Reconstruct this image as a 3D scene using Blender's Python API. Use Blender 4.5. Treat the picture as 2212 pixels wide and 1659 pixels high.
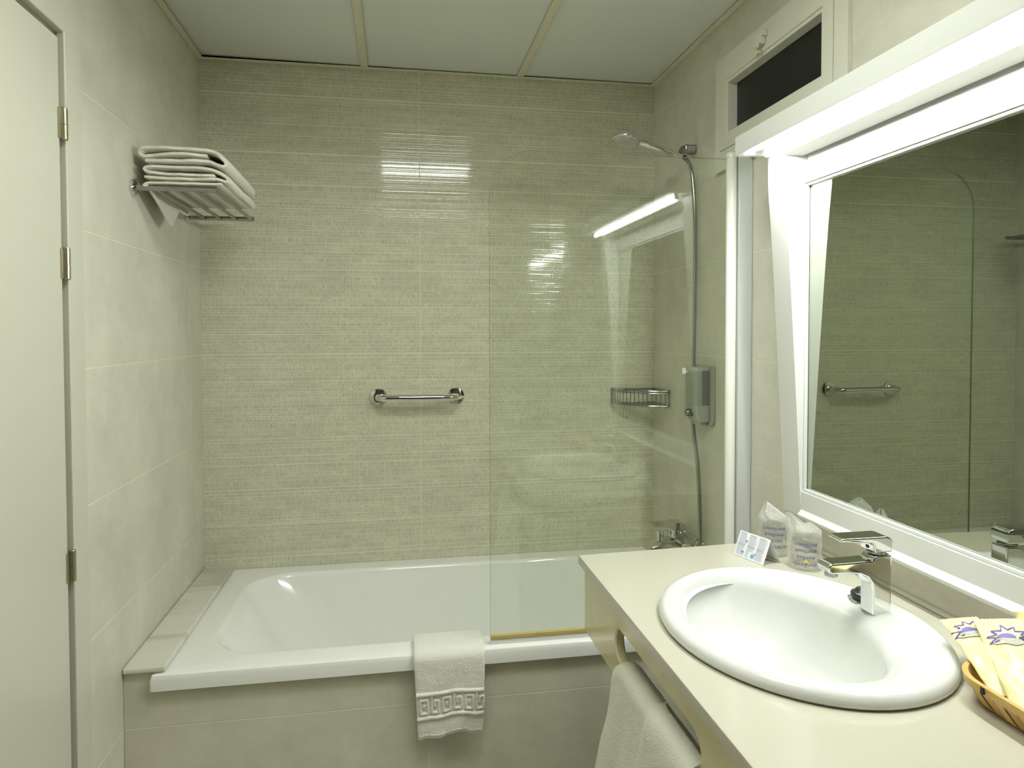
import bpy, bmesh, math, random
from mathutils import Vector, Matrix, noise

for o in list(bpy.data.objects):
    bpy.data.objects.remove(o)
scene = bpy.context.scene
COL = scene.collection
ZC = 1.41                      # eye height above the floor; heights below are given relative to it

# ------------------------------------------------------------------ camera
cam_d = bpy.data.cameras.new('camera')
cam_d.sensor_fit = 'HORIZONTAL'
cam_d.sensor_width = 36.0
cam_d.lens = 36.0 * 1478.64 / 2212
cam_d.shift_x = -0.0003
cam_d.shift_y = -0.0333
cam_d.clip_start = 0.02
cam = bpy.data.objects.new('camera', cam_d)
COL.objects.link(cam)
yaw, pitch, roll = 0.16883, -0.02684, -0.00176
fwd = Vector((math.sin(yaw) * math.cos(pitch), math.cos(yaw) * math.cos(pitch), math.sin(pitch)))
rgt = Vector((math.cos(yaw), -math.sin(yaw), 0))
upv = rgt.cross(fwd)
r2 = rgt * math.cos(roll) + upv * math.sin(roll)
u2 = -rgt * math.sin(roll) + upv * math.cos(roll)
m3 = Matrix((r2, u2, -fwd)).transposed()
cam.matrix_world = Matrix.Translation((0, 0, ZC)) @ m3.to_4x4()
scene.camera = cam

# ------------------------------------------------------------------ world, lights, exposure
world = bpy.data.worlds.new('world')
scene.world = world
world.use_nodes = True
world.node_tree.nodes['Background'].inputs[0].default_value = (0.0, 0.0, 0.0, 1)
world.node_tree.nodes['Background'].inputs[1].default_value = 0.0
scene.view_settings.view_transform = 'Standard'
scene.view_settings.look = 'None'
scene.view_settings.exposure = 0.30
scene.view_settings.gamma = 1.0
scene.view_settings.use_curve_mapping = False
TUBE_COL, TUBE_STR = (0.96, 1.0, 0.985), 180.0          # strip lamp under the mirror canopy
PANEL_COL, PANEL_STR = (0.95, 1.0, 0.93), 22.0         # ceiling lamp in the middle lane of the grid

# ------------------------------------------------------------------ room dimensions
XL, XR, D, H, YF = -0.673, 0.999, 2.559, 0.951, -0.75
FLOOR = -ZC

# ------------------------------------------------------------------ materials
MATS = {}
def new_mat(name):
    m = bpy.data.materials.new(name)
    m.use_nodes = True
    MATS[name] = m
    nt = m.node_tree
    return m, nt, nt.nodes['Principled BSDF']

def lin(c):
    return tuple(((x / 255) / 12.92 if x / 255 <= 0.04045 else ((x / 255 + 0.055) / 1.055) ** 2.4) for x in c)

def node(nt, kind, **kw):
    n = nt.nodes.new(kind)
    for k, v in kw.items():
        setattr(n, k, v)
    return n

def simple(name, col, rough=0.5, metal=0.0, noise_amt=0.0, noise_scale=20, bump=0.0, bump_scale=200, spec=0.5, coat=0.0, sheen=0.0):
    m, nt, b = new_mat(name)
    b.inputs['Roughness'].default_value = rough
    b.inputs['Metallic'].default_value = metal
    b.inputs['Specular IOR Level'].default_value = spec
    b.inputs['Coat Weight'].default_value = coat
    b.inputs['Sheen Weight'].default_value = sheen
    geo = node(nt, 'ShaderNodeNewGeometry')
    nz = node(nt, 'ShaderNodeTexNoise')
    nz.inputs['Scale'].default_value = noise_scale
    nz.inputs['Detail'].default_value = 4
    nt.links.new(geo.outputs['Position'], nz.inputs['Vector'])
    mix = node(nt, 'ShaderNodeMix', data_type='RGBA')
    a = noise_amt
    mix.inputs[6].default_value = tuple(max(0, c * (1 - a)) for c in col) + (1,)
    mix.inputs[7].default_value = tuple(min(1, c * (1 + a)) for c in col) + (1,)
    nt.links.new(nz.outputs['Fac'], mix.inputs[0])
    nt.links.new(mix.outputs[2], b.inputs['Base Color'])
    if bump > 0:
        n2 = node(nt, 'ShaderNodeTexNoise')
        n2.inputs['Scale'].default_value = bump_scale
        n2.inputs['Detail'].default_value = 3
        nt.links.new(geo.outputs['Position'], n2.inputs['Vector'])
        bp = node(nt, 'ShaderNodeBump')
        bp.inputs['Strength'].default_value = bump
        bp.inputs['Distance'].default_value = 0.002
        nt.links.new(n2.outputs['Fac'], bp.inputs['Height'])
        nt.links.new(bp.outputs['Normal'], b.inputs['Normal'])
    return m

def stone_tile(name, base, rough=0.42):
    m, nt, b = new_mat(name)
    b.inputs['Roughness'].default_value = rough
    geo = node(nt, 'ShaderNodeNewGeometry')
    cols = []
    for sc, det in ((3.2, 6), (14, 5)):
        nz = node(nt, 'ShaderNodeTexNoise')
        nz.inputs['Scale'].default_value = sc
        nz.inputs['Detail'].default_value = det
        nz.inputs['Roughness'].default_value = 0.62
        nt.links.new(geo.outputs['Position'], nz.inputs['Vector'])
        cols.append(nz)
    add = node(nt, 'ShaderNodeMath', operation='ADD')
    mul = node(nt, 'ShaderNodeMath', operation='MULTIPLY')
    mul.inputs[1].default_value = 0.45
    nt.links.new(cols[1].outputs['Fac'], mul.inputs[0])
    nt.links.new(cols[0].outputs['Fac'], add.inputs[0])
    nt.links.new(mul.outputs[0], add.inputs[1])
    ramp = node(nt, 'ShaderNodeValToRGB')
    e = ramp.color_ramp.elements
    e[0].position = 0.5
    e[0].color = tuple(c * 0.86 for c in base) + (1,)
    e[1].position = 0.95
    e[1].color = tuple(min(1, c * 1.12) for c in base) + (1,)
    nt.links.new(add.outputs[0], ramp.inputs[0])
    nt.links.new(ramp.outputs[0], b.inputs['Base Color'])
    bp = node(nt, 'ShaderNodeBump')
    bp.inputs['Strength'].default_value = 0.08
    bp.inputs['Distance'].default_value = 0.002
    nt.links.new(cols[1].outputs['Fac'], bp.inputs['Height'])
    nt.links.new(bp.outputs['Normal'], b.inputs['Normal'])
    return m

def mosaic_tile(name):
    """ceramic with irregular rows of tiny upright chips, glazed, with soft horizontal ribs"""
    m, nt, b = new_mat(name)
    L = nt.links.new
    geo = node(nt, 'ShaderNodeNewGeometry')
    sep = node(nt, 'ShaderNodeSeparateXYZ')
    L(geo.outputs['Position'], sep.inputs[0])
    # warp the height with one dimensional noise so that row heights differ
    n1 = node(nt, 'ShaderNodeTexNoise', noise_dimensions='1D')
    n1.inputs['Scale'].default_value = 42
    n1.inputs['Detail'].default_value = 1
    L(sep.outputs['Z'], n1.inputs['W'])
    wz = node(nt, 'ShaderNodeMath', operation='MULTIPLY_ADD')
    wz.inputs[1].default_value = 0.020
    L(n1.outputs['Fac'], wz.inputs[0])
    L(sep.outputs['Z'], wz.inputs[2])
    # ... and the width with two dimensional noise
    n2 = node(nt, 'ShaderNodeTexNoise', noise_dimensions='2D')
    n2.inputs['Scale'].default_value = 70
    n2.inputs['Detail'].default_value = 0
    L(geo.outputs['Position'], n2.inputs['Vector'])
    wx = node(nt, 'ShaderNodeMath', operation='MULTIPLY_ADD')
    wx.inputs[1].default_value = 0.006
    L(n2.outputs['Fac'], wx.inputs[0])
    L(sep.outputs['X'], wx.inputs[2])
    comb = node(nt, 'ShaderNodeCombineXYZ')
    L(wx.outputs[0], comb.inputs['X'])
    L(wz.outputs[0], comb.inputs['Y'])
    br = node(nt, 'ShaderNodeTexBrick')
    br.offset = 0.37
    br.offset_frequency = 3
    br.inputs['Scale'].default_value = 1.0
    br.inputs['Brick Width'].default_value = 0.0052
    br.inputs['Row Height'].default_value = 0.0098
    br.inputs['Mortar Size'].default_value = 0.00075
    br.inputs['Mortar Smooth'].default_value = 0.25
    br.inputs['Bias'].default_value = 0.0
    br.inputs['Color1'].default_value = lin((186, 184, 160)) + (1,)
    br.inputs['Color2'].default_value = lin((208, 206, 182)) + (1,)
    br.inputs['Mortar'].default_value = lin((230, 228, 206)) + (1,)
    L(comb.outputs[0], br.inputs['Vector'])
    # larger patches of tone, longer sideways than tall
    mp = node(nt, 'ShaderNodeMapping')
    mp.inputs['Scale'].default_value = (9, 1, 40)
    L(geo.outputs['Position'], mp.inputs['Vector'])
    n3 = node(nt, 'ShaderNodeTexNoise')
    n3.inputs['Scale'].default_value = 1.0
    n3.inputs['Detail'].default_value = 3
    L(mp.outputs[0], n3.inputs['Vector'])
    rm = node(nt, 'ShaderNodeMapRange')
    rm.inputs['From Min'].default_value = 0.3
    rm.inputs['From Max'].default_value = 0.7
    rm.inputs['To Min'].default_value = 0.93
    rm.inputs['To Max'].default_value = 1.06
    L(n3.outputs['Fac'], rm.inputs['Value'])
    mul = node(nt, 'ShaderNodeMix', data_type='RGBA', blend_type='MULTIPLY')
    mul.inputs[0].default_value = 1.0
    L(br.outputs['Color'], mul.inputs[6])
    L(rm.outputs[0], mul.inputs[7])
    L(mul.outputs[2], b.inputs['Base Color'])
    b.inputs['Roughness'].default_value = 0.06
    b.inputs['Specular IOR Level'].default_value = 0.5
    # ribs: sine of the warped height, plus the joints between chips
    fr = node(nt, 'ShaderNodeMath', operation='MULTIPLY')
    fr.inputs[1].default_value = math.pi / 0.0098
    L(wz.outputs[0], fr.inputs[0])
    sn = node(nt, 'ShaderNodeMath', operation='SINE')
    L(fr.outputs[0], sn.inputs[0])
    hh = node(nt, 'ShaderNodeMath', operation='MULTIPLY_ADD')
    hh.inputs[1].default_value = 0.6
    ab = node(nt, 'ShaderNodeMath', operation='ABSOLUTE')
    L(sn.outputs[0], ab.inputs[0])
    pw = node(nt, 'ShaderNodeMath', operation='POWER')
    pw.inputs[1].default_value = 9.0
    L(ab.outputs[0], pw.inputs[0])
    L(pw.outputs[0], hh.inputs[0])
    inv = node(nt, 'ShaderNodeMath', operation='MULTIPLY')
    inv.inputs[1].default_value = -0.15
    L(br.outputs['Fac'], inv.inputs[0])
    L(inv.outputs[0], hh.inputs[2])
    bp = node(nt, 'ShaderNodeBump')
    bp.inputs['Strength'].default_value = 0.55
    bp.inputs['Distance'].default_value = 0.00030
    L(hh.outputs[0], bp.inputs['Height'])
    L(bp.outputs['Normal'], b.inputs['Normal'])
    return m

def clear_glass(name, tint, ior=1.5, rough=0.0, edge=None):
    """thin sheet: passes light with a slight tint and mirrors by Fresnel"""
    m, nt, b = new_mat(name)
    nt.nodes.remove(b)
    out = nt.nodes['Material Output']
    tr = node(nt, 'ShaderNodeBsdfTransparent')
    tr.inputs[0].default_value = tuple(tint) + (1,)
    gl = node(nt, 'ShaderNodeBsdfGlossy')
    gl.inputs['Roughness'].default_value = rough
    gl.inputs['Color'].default_value = (0.95, 1, 0.95, 1)
    # a thin sheet mirrors alike from both sides: undo the inside-out index on its far face
    geo = node(nt, 'ShaderNodeNewGeometry')
    ix = node(nt, 'ShaderNodeMapRange')
    ix.inputs['To Min'].default_value = ior
    ix.inputs['To Max'].default_value = 1 / ior
    nt.links.new(geo.outputs['Backfacing'], ix.inputs['Value'])
    fr = node(nt, 'ShaderNodeFresnel')
    nt.links.new(ix.outputs[0], fr.inputs['IOR'])
    mx = node(nt, 'ShaderNodeMixShader')
    nt.links.new(fr.outputs[0], mx.inputs[0])
    nt.links.new(tr.outputs[0], mx.inputs[1])
    nt.links.new(gl.outputs[0], mx.inputs[2])
    nt.links.new(mx.outputs[0], out.inputs['Surface'])
    return m

def film(name, milk=0.12):
    """thin wrinkled plastic: mostly clear, a little milky, shiny on its creases"""
    m, nt, b = new_mat(name)
    out = nt.nodes['Material Output']
    geo = node(nt, 'ShaderNodeNewGeometry')
    nz = node(nt, 'ShaderNodeTexNoise')
    nz.inputs['Scale'].default_value = 55
    nz.inputs['Detail'].default_value = 2
    nz.inputs['Distortion'].default_value = 1.5
    nt.links.new(geo.outputs['Position'], nz.inputs['Vector'])
    bp = node(nt, 'ShaderNodeBump')
    bp.inputs['Strength'].default_value = 0.6
    bp.inputs['Distance'].default_value = 0.004
    nt.links.new(nz.outputs['Fac'], bp.inputs['Height'])
    b.inputs['Base Color'].default_value = (0.9, 0.9, 0.86, 1)
    b.inputs['Roughness'].default_value = 0.12
    nt.links.new(bp.outputs['Normal'], b.inputs['Normal'])
    tr = node(nt, 'ShaderNodeBsdfTransparent')
    tr.inputs[0].default_value = (0.97, 0.97, 0.95, 1)
    lw = node(nt, 'ShaderNodeLayerWeight')
    lw.inputs['Blend'].default_value = 0.25
    nt.links.new(bp.outputs['Normal'], lw.inputs['Normal'])
    mr = node(nt, 'ShaderNodeMapRange')
    mr.inputs['To Min'].default_value = milk
    mr.inputs['To Max'].default_value = 0.75
    nt.links.new(lw.outputs['Facing'], mr.inputs['Value'])
    mx = node(nt, 'ShaderNodeMixShader')
    nt.links.new(mr.outputs[0], mx.inputs[0])
    nt.links.new(tr.outputs[0], mx.inputs[1])
    nt.links.new(b.outputs[0], mx.inputs[2])
    nt.links.new(mx.outputs[0], out.inputs['Surface'])
    return m

def emitter(name, col, strength):
    m, nt, b = new_mat(name)
    b.inputs['Base Color'].default_value = (0.8, 0.8, 0.8, 1)
    b.inputs['Emission Color'].default_value = tuple(col) + (1,)
    b.inputs['Emission Strength'].default_value = strength
    return m

def marble(name):
    m, nt, b = new_mat(name)
    geo = node(nt, 'ShaderNodeNewGeometry')
    mp = node(nt, 'ShaderNodeMapping')
    mp.inputs['Scale'].default_value = (1.6, 7, 7)
    mp.inputs['Rotation'].default_value = (0, 0, 0.35)
    nt.links.new(geo.outputs['Position'], mp.inputs['Vector'])
    nz = node(nt, 'ShaderNodeTexNoise')
    nz.inputs['Scale'].default_value = 1.0
    nz.inputs['Detail'].default_value = 7
    nz.inputs['Distortion'].default_value = 0.8
    nt.links.new(mp.outputs[0], nz.inputs['Vector'])
    ramp = node(nt, 'ShaderNodeValToRGB')
    e = ramp.color_ramp.elements
    e[0].position = 0.36
    e[0].color = lin((192, 192, 176)) + (1,)
    e[1].position = 0.5
    e[1].color = lin((218, 216, 202)) + (1,)
    x = ramp.color_ramp.elements.new(0.75)
    x.color = lin((228, 226, 214)) + (1,)
    nt.links.new(nz.outputs['Fac'], ramp.inputs[0])
    nt.links.new(ramp.outputs[0], b.inputs['Base Color'])
    b.inputs['Roughness'].default_value = 0.25
    return m

def terry(name, col):
    m, nt, b = new_mat(name)
    geo = node(nt, 'ShaderNodeNewGeometry')
    n1 = node(nt, 'ShaderNodeTexNoise')
    n1.inputs['Scale'].default_value = 330
    n1.inputs['Detail'].default_value = 2
    nt.links.new(geo.outputs['Position'], n1.inputs['Vector'])
    n2 = node(nt, 'ShaderNodeTexNoise')
    n2.inputs['Scale'].default_value = 28
    n2.inputs['Detail'].default_value = 3
    nt.links.new(geo.outputs['Position'], n2.inputs['Vector'])
    ad = node(nt, 'ShaderNodeMath', operation='MULTIPLY_ADD')
    ad.inputs[1].default_value = 1.6
    nt.links.new(n2.outputs['Fac'], ad.inputs[0])
    nt.links.new(n1.outputs['Fac'], ad.inputs[2])
    bp = node(nt, 'ShaderNodeBump')
    bp.inputs['Strength'].default_value = 0.6
    bp.inputs['Distance'].default_value = 0.0042
    nt.links.new(ad.outputs[0], bp.inputs['Height'])
    nt.links.new(bp.outputs['Normal'], b.inputs['Normal'])
    b.inputs['Base Color'].default_value = tuple(col) + (1,)
    b.inputs['Roughness'].default_value = 0.95
    b.inputs['Specular IOR Level'].default_value = 0.1
    b.inputs['Sheen Weight'].default_value = 0.3
    return m

stone_tile('stone', lin((215, 212, 196)), 0.36)
stone_tile('stone_apron', lin((210, 207, 188)), 0.42)
stone_tile('unseen_wall_dark', lin((66, 56, 38)), 0.45)
mosaic_tile('mosaic')
simple('grout_mosaic', lin((224, 221, 198)), 0.6, noise_amt=0.05, noise_scale=60)
simple('grout', lin((236, 233, 214)), 0.8, noise_amt=0.05, noise_scale=60)
simple('floor_tile', lin((206, 203, 188)), 0.4, noise_amt=0.1, noise_scale=6)
simple('ceiling_board', lin((228, 230, 222)), 0.75, noise_amt=0.02, noise_scale=3)
simple('ceiling_bar', lin((226, 222, 196)), 0.4, noise_amt=0.02)
simple('dark_void', lin((30, 30, 24)), 0.9)
simple('door_paint', lin((205, 204, 187)), 0.3, noise_amt=0.012, noise_scale=5)
simple('hinge_metal', lin((186, 180, 156)), 0.34, metal=1.0, noise_amt=0.1, noise_scale=300)
simple('white_pvc', lin((226, 224, 208)), 0.28, noise_amt=0.015, noise_scale=12)
simple('night_glass', (0.006, 0.007, 0.006), 0.38, noise_amt=0.5, noise_scale=90, bump=0.25, bump_scale=260)
simple('enamel', lin((246, 246, 241)), 0.1, spec=0.5, coat=0.2, noise_amt=0.005)
simple('porcelain', lin((219, 220, 215)), 0.07, spec=0.55, coat=0.3, noise_amt=0.004)
marble('marble')
simple('chrome', (0.72, 0.72, 0.70), 0.05, metal=1.0)
simple('chrome_satin', (0.36, 0.36, 0.34), 0.2, metal=1.0, noise_amt=0.04, noise_scale=80)
simple('dark_rubber', (0.015, 0.015, 0.014), 0.35, noise_amt=0.2, noise_scale=200)
simple('white_laminate', lin((225, 225, 220)), 0.32, noise_amt=0.008, noise_scale=6)
simple('anodised', lin((214, 217, 214)), 0.35, metal=0.3, noise_amt=0.03, noise_scale=150)
simple('white_lacquer', lin((236, 236, 226)), 0.16, noise_amt=0.01)
simple('counter_stone', lin((192, 188, 171)), 0.16, noise_amt=0.03, noise_scale=140, coat=0.15)
simple('skirt_stone', lin((216, 206, 166)), 0.14, noise_amt=0.06, noise_scale=22, coat=0.25)
simple('grey_plastic', lin((176, 178, 168)), 0.35, noise_amt=0.02)
simple('grey_clear', lin((158, 160, 148)), 0.12, noise_amt=0.03)
simple('smoke_plastic', lin((110, 112, 112)), 0.12, noise_amt=0.05)
simple('white_plastic', lin((232, 232, 226)), 0.3, noise_amt=0.01)
simple('seal_plastic', lin((196, 178, 104)), 0.3, noise_amt=0.12, noise_scale=60)
simple('paper', lin((238, 238, 240)), 0.6, noise_amt=0.01)
simple('print_blue', lin((92, 104, 160)), 0.6, noise_amt=0.1)
simple('print_dark', lin((74, 78, 110)), 0.6, noise_amt=0.1)
simple('print_light_blue', lin((120, 164, 208)), 0.6, noise_amt=0.15, noise_scale=300)
simple('ink_navy', lin((52, 52, 130)), 0.5)
simple('ink_purple', lin((92, 74, 158)), 0.5, noise_amt=0.08, noise_scale=300)
simple('ink_black', lin((44, 40, 58)), 0.5)
simple('ink_grey', lin((176, 176, 160)), 0.6, noise_amt=0.25, noise_scale=700)
simple('ink_red', lin((206, 92, 60)), 0.5)
simple('ink_yellow', lin((232, 206, 90)), 0.5)
simple('sachet_film', lin((230, 225, 168)), 0.34, noise_amt=0.02, noise_scale=40, bump=0.25, bump_scale=60)
simple('wicker_pale', lin((222, 190, 122)), 0.38, noise_amt=0.1, noise_scale=80, bump=0.3, bump_scale=300)
simple('wicker', lin((202, 166, 98)), 0.4, noise_amt=0.14, noise_scale=60, bump=0.3, bump_scale=300)
terry('terry_white', lin((232, 230, 214)))
terry('terry_mat', lin((236, 234, 222)))
terry('terry_hand', lin((226, 224, 208)))
clear_glass('screen_glass', (0.980, 0.994, 0.966), 1.52)
simple('glass_edge', lin((92, 118, 92)), 0.1, noise_amt=0.05)
clear_glass('tumbler_glass', (0.96, 0.96, 0.95), 1.5)
film('bag_film', 0.18)
m, nt, b = new_mat('mirror_silver')
b.inputs['Base Color'].default_value = (0.45, 0.475, 0.405, 1)
b.inputs['Metallic'].default_value = 1.0
b.inputs['Roughness'].default_value = 0.0
emitter('tube_glow', TUBE_COL, TUBE_STR)
emitter('panel_glow', PANEL_COL, PANEL_STR)

# ------------------------------------------------------------------ mesh helpers
ORG = {}
class MB:
    """collects shapes; heights are relative to the eye until build()"""
    def __init__(self):
        self.v, self.f = [], []
    def add(self, vs, fs):
        o = len(self.v)
        self.v += [Vector(p) for p in vs]
        self.f += [tuple(i + o for i in f) for f in fs]
        return self
    def from_bm(self, bm):
        bm.verts.ensure_lookup_table()
        for i, v in enumerate(bm.verts):
            v.index = i
        self.add([v.co.copy() for v in bm.verts], [tuple(v.index for v in f.verts) for f in bm.faces])
        bm.free()
        return self
    def box(self, x0, x1, y0, y1, z0, z1):
        vs = [(x, y, z) for z in (z0, z1) for y in (y0, y1) for x in (x0, x1)]
        return self.add(vs, [(0, 2, 3, 1), (4, 5, 7, 6), (0, 1, 5, 4), (2, 6, 7, 3), (0, 4, 6, 2), (1, 3, 7, 5)])
    def rbox(self, x0, x1, y0, y1, z0, z1, r=0.002, seg=2):
        bm = bmesh.new()
        vs = [bm.verts.new((x, y, z)) for z in (z0, z1) for y in (y0, y1) for x in (x0, x1)]
        for f in [(0, 2, 3, 1), (4, 5, 7, 6), (0, 1, 5, 4), (2, 6, 7, 3), (0, 4, 6, 2), (1, 3, 7, 5)]:
            bm.faces.new([vs[i] for i in f])
        bmesh.ops.bevel(bm, geom=list(bm.edges), offset=r, segments=seg, profile=0.5, affect='EDGES', clamp_overlap=True)
        return self.from_bm(bm)
    def prism(self, poly, fn, a, b, r=0.0, seg=2):
        """poly: 2D outline; fn(u, v, w) -> point; extruded from w=a to w=b"""
        bm = bmesh.new()
        A = [bm.verts.new(fn(u, v, a)) for u, v in poly]
        B = [bm.verts.new(fn(u, v, b)) for u, v in poly]
        n = len(poly)
        bm.faces.new(A[::-1])
        bm.faces.new(B)
        for i in range(n):
            bm.faces.new((A[i], A[(i + 1) % n], B[(i + 1) % n], B[i]))
        bmesh.ops.recalc_face_normals(bm, faces=bm.faces)
        if r > 0:
            es = [e for e in bm.edges if len(e.link_faces) == 2 and e.calc_face_angle() > 0.5]
            bmesh.ops.bevel(bm, geom=es, offset=r, segments=seg, profile=0.5, affect='EDGES', clamp_overlap=True)
        return self.from_bm(bm)
    def tube(self, pts, r, seg=12, closed=False, caps=True):
        pts = [Vector(p) for p in pts]
        n = len(pts)
        rr = r if callable(r) else (lambda i: r)
        tang = []
        for i in range(n):
            if closed:
                t = pts[(i + 1) % n] - pts[i - 1]
            else:
                t = pts[min(i + 1, n - 1)] - pts[max(i - 1, 0)]
            tang.append(t.normalized())
        ref = Vector((0, 0, 1)) if abs(tang[0].z) < 0.9 else Vector((1, 0, 0))
        u = (ref - tang[0] * ref.dot(tang[0])).normalized()
        rings = []
        for i in range(n):
            u = (u - tang[i] * u.dot(tang[i])).normalized()
            w = tang[i].cross(u)
            rad = rr(i)
            rings.append([pts[i] + (u * math.cos(2 * math.pi * k / seg) + w * math.sin(2 * math.pi * k / seg)) * rad for k in range(seg)])
        vs = [p for ring in rings for p in ring]
        fs = []
        for i in range(n if closed else n - 1):
            j = (i + 1) % n
            for k in range(seg):
                k2 = (k + 1) % seg
                fs.append((i * seg + k, i * seg + k2, j * seg + k2, j * seg + k))
        if caps and not closed:
            fs.append(tuple(range(seg))[::-1])
            fs.append(tuple((n - 1) * seg + k for k in range(seg)))
        return self.add(vs, fs)
    def lathe(self, c, axis, prof, seg=32, squash=1.0):
        """prof: (radius, height along axis); closed with discs when ends have radius > 0"""
        c = Vector(c)
        a = Vector(axis).normalized()
        ref = Vector((0, 0, 1)) if abs(a.z) < 0.9 else Vector((1, 0, 0))
        u = (ref - a * ref.dot(a)).normalized()
        w = a.cross(u)
        vs, fs = [], []
        for r, h in prof:
            for k in range(seg):
                t = 2 * math.pi * k / seg
                vs.append(c + a * h + (u * math.cos(t) + w * math.sin(t) * squash) * max(r, 1e-5))
        for i in range(len(prof) - 1):
            for k in range(seg):
                k2 = (k + 1) % seg
                fs.append((i * seg + k, i * seg + k2, (i + 1) * seg + k2, (i + 1) * seg + k))
        fs.append(tuple(range(seg))[::-1])
        fs.append(tuple((len(prof) - 1) * seg + k for k in range(seg)))
        return self.add(vs, fs)
    def loft(self, rings, cap0=False, cap1=False):
        n = len(rings[0])
        vs = [p for r in rings for p in r]
        fs = []
        for i in range(len(rings) - 1):
            for k in range(n):
                k2 = (k + 1) % n
                fs.append((i * n + k, i * n + k2, (i + 1) * n + k2, (i + 1) * n + k))
        if cap0:
            fs.append(tuple(range(n))[::-1])
        if cap1:
            fs.append(tuple((len(rings) - 1) * n + k for k in range(n)))
        return self.add(vs, fs)
    def sheet(self, fn, nu, nv, thick):
        """a cloth: fn(s, t) -> point on the middle surface, s and t in 0..1"""
        P = [[Vector(fn(i / nu, j / nv)) for j in range(nv + 1)] for i in range(nu + 1)]
        N = [[None] * (nv + 1) for _ in range(nu + 1)]
        for i in range(nu + 1):
            for j in range(nv + 1):
                du = P[min(i + 1, nu)][j] - P[max(i - 1, 0)][j]
                dv = P[i][min(j + 1, nv)] - P[i][max(j - 1, 0)]
                n = du.cross(dv)
                N[i][j] = n.normalized() if n.length > 1e-12 else Vector((0, 0, 1))
        vs, fs = [], []
        W = nv + 1
        for side in (1, -1):
            for i in range(nu + 1):
                for j in range(nv + 1):
                    e = min(i, nu - i, j, nv - j)
                    k = (0.55, 0.9)[e] if e < 2 else 1.0
                    vs.append(P[i][j] + N[i][j] * (thick / 2 * side * k))
        M = (nu + 1) * W
        for i in range(nu):
            for j in range(nv):
                a, b_, c, d = i * W + j, (i + 1) * W + j, (i + 1) * W + j + 1, i * W + j + 1
                fs.append((a, b_, c, d))
                fs.append((M + d, M + c, M + b_, M + a))
        def rim(a, b_):
            fs.append((b_, a, M + a, M + b_))
        for i in range(nu):
            rim(i * W, (i + 1) * W)
            rim((i + 1) * W + nv, i * W + nv)
        for j in range(nv):
            rim(j + 1, j)
            rim(nu * W + j, nu * W + j + 1)
        return self.add(vs, fs)
    def build(self, name, mat, parent=None, smooth=35, recalc=True):
        vs = [Vector((p.x, p.y, p.z + ZC)) for p in self.v]
        lo = Vector((min(p.x for p in vs), min(p.y for p in vs), min(p.z for p in vs)))
        hi = Vector((max(p.x for p in vs), max(p.y for p in vs), max(p.z for p in vs)))
        org = Vector(((lo.x + hi.x) / 2, (lo.y + hi.y) / 2, lo.z))
        me = bpy.data.meshes.new(name)
        me.from_pydata([p - org for p in vs], [], self.f)
        if recalc:
            bm = bmesh.new()
            bm.from_mesh(me)
            bmesh.ops.recalc_face_normals(bm, faces=bm.faces)
            bm.to_mesh(me)
            bm.free()
        me.materials.append(MATS[mat])
        if smooth:
            for p in me.polygons:
                p.use_smooth = True
            me.set_sharp_from_angle(angle=math.radians(smooth))
        me.update()
        o = bpy.data.objects.new(name, me)
        COL.objects.link(o)
        if 20 <= smooth <= 45:
            wn = o.modifiers.new('weighted_normal', 'WEIGHTED_NORMAL')
            wn.keep_sharp = True
        if parent is not None:
            o.parent = parent
            o.location = org - ORG[parent.name]
        else:
            o.location = org
        ORG[o.name] = org
        return o

def thing(name, label, cat, base, group=None):
    o = bpy.data.objects.new(name, None)
    o.empty_display_size = 0.05
    COL.objects.link(o)
    p = Vector((base[0], base[1], base[2] + ZC))
    o.location = p
    ORG[o.name] = p
    return tag(o, label, cat, group)

def tag(o, label, cat, group=None):
    o['label'] = label
    o['category'] = cat
    if group:
        o['group'] = group
    return o

def struct(name, base=None, mb=None, mat=None):
    if mb is not None:
        o = mb.build(name, mat, smooth=0)
    else:
        o = bpy.data.objects.new(name, None)
        o.empty_display_size = 0.05
        COL.objects.link(o)
        p = Vector((base[0], base[1], base[2] + ZC))
        o.location = p
        ORG[o.name] = p
    o['kind'] = 'structure'
    return o

def rounded(x0, x1, y0, y1, r, n=6):
    pts = []
    for cx, cy, a0 in ((x1 - r, y1 - r, 0), (x0 + r, y1 - r, 90), (x0 + r, y0 + r, 180), (x1 - r, y0 + r, 270)):
        for k in range(n + 1):
            a = math.radians(a0 + 90 * k / n)
            pts.append((cx + r * math.cos(a), cy + r * math.sin(a)))
    return pts

def smooth_path(pts, n=8):
    """Catmull-Rom through the points"""
    P = [Vector(p) for p in pts]
    P = [P[0] * 2 - P[1]] + P + [P[-1] * 2 - P[-2]]
    out = []
    for i in range(1, len(P) - 2):
        for k in range(n):
            t = k / n
            a, b_, c, d = P[i - 1], P[i], P[i + 1], P[i + 2]
            out.append(0.5 * ((2 * b_) + (c - a) * t + (2 * a - 5 * b_ + 4 * c - d) * t * t + (3 * b_ - a - 3 * c + d) * t ** 3))
    out.append(P[-2])
    return out

def path_fn(pts):
    """arc length parametrisation: t in 0..1 -> point"""
    L = [0]
    for a, b_ in zip(pts, pts[1:]):
        L.append(L[-1] + (b_ - a).length)
    def f(t):
        s = max(0, min(1, t)) * L[-1]
        for i in range(len(L) - 1):
            if s <= L[i + 1] or i == len(L) - 2:
                d = L[i + 1] - L[i]
                return pts[i].lerp(pts[i + 1], (s - L[i]) / d if d > 0 else 0)
    f.length = L[-1]
    return f

# ------------------------------------------------------------------ walls of tiles
JZ = [0.8305 - 0.3035 * k for k in range(8)]        # heights of the bed joints, the same all round
GAP, PROUD, BASE = 0.0030, 0.0008, 0.03

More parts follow.
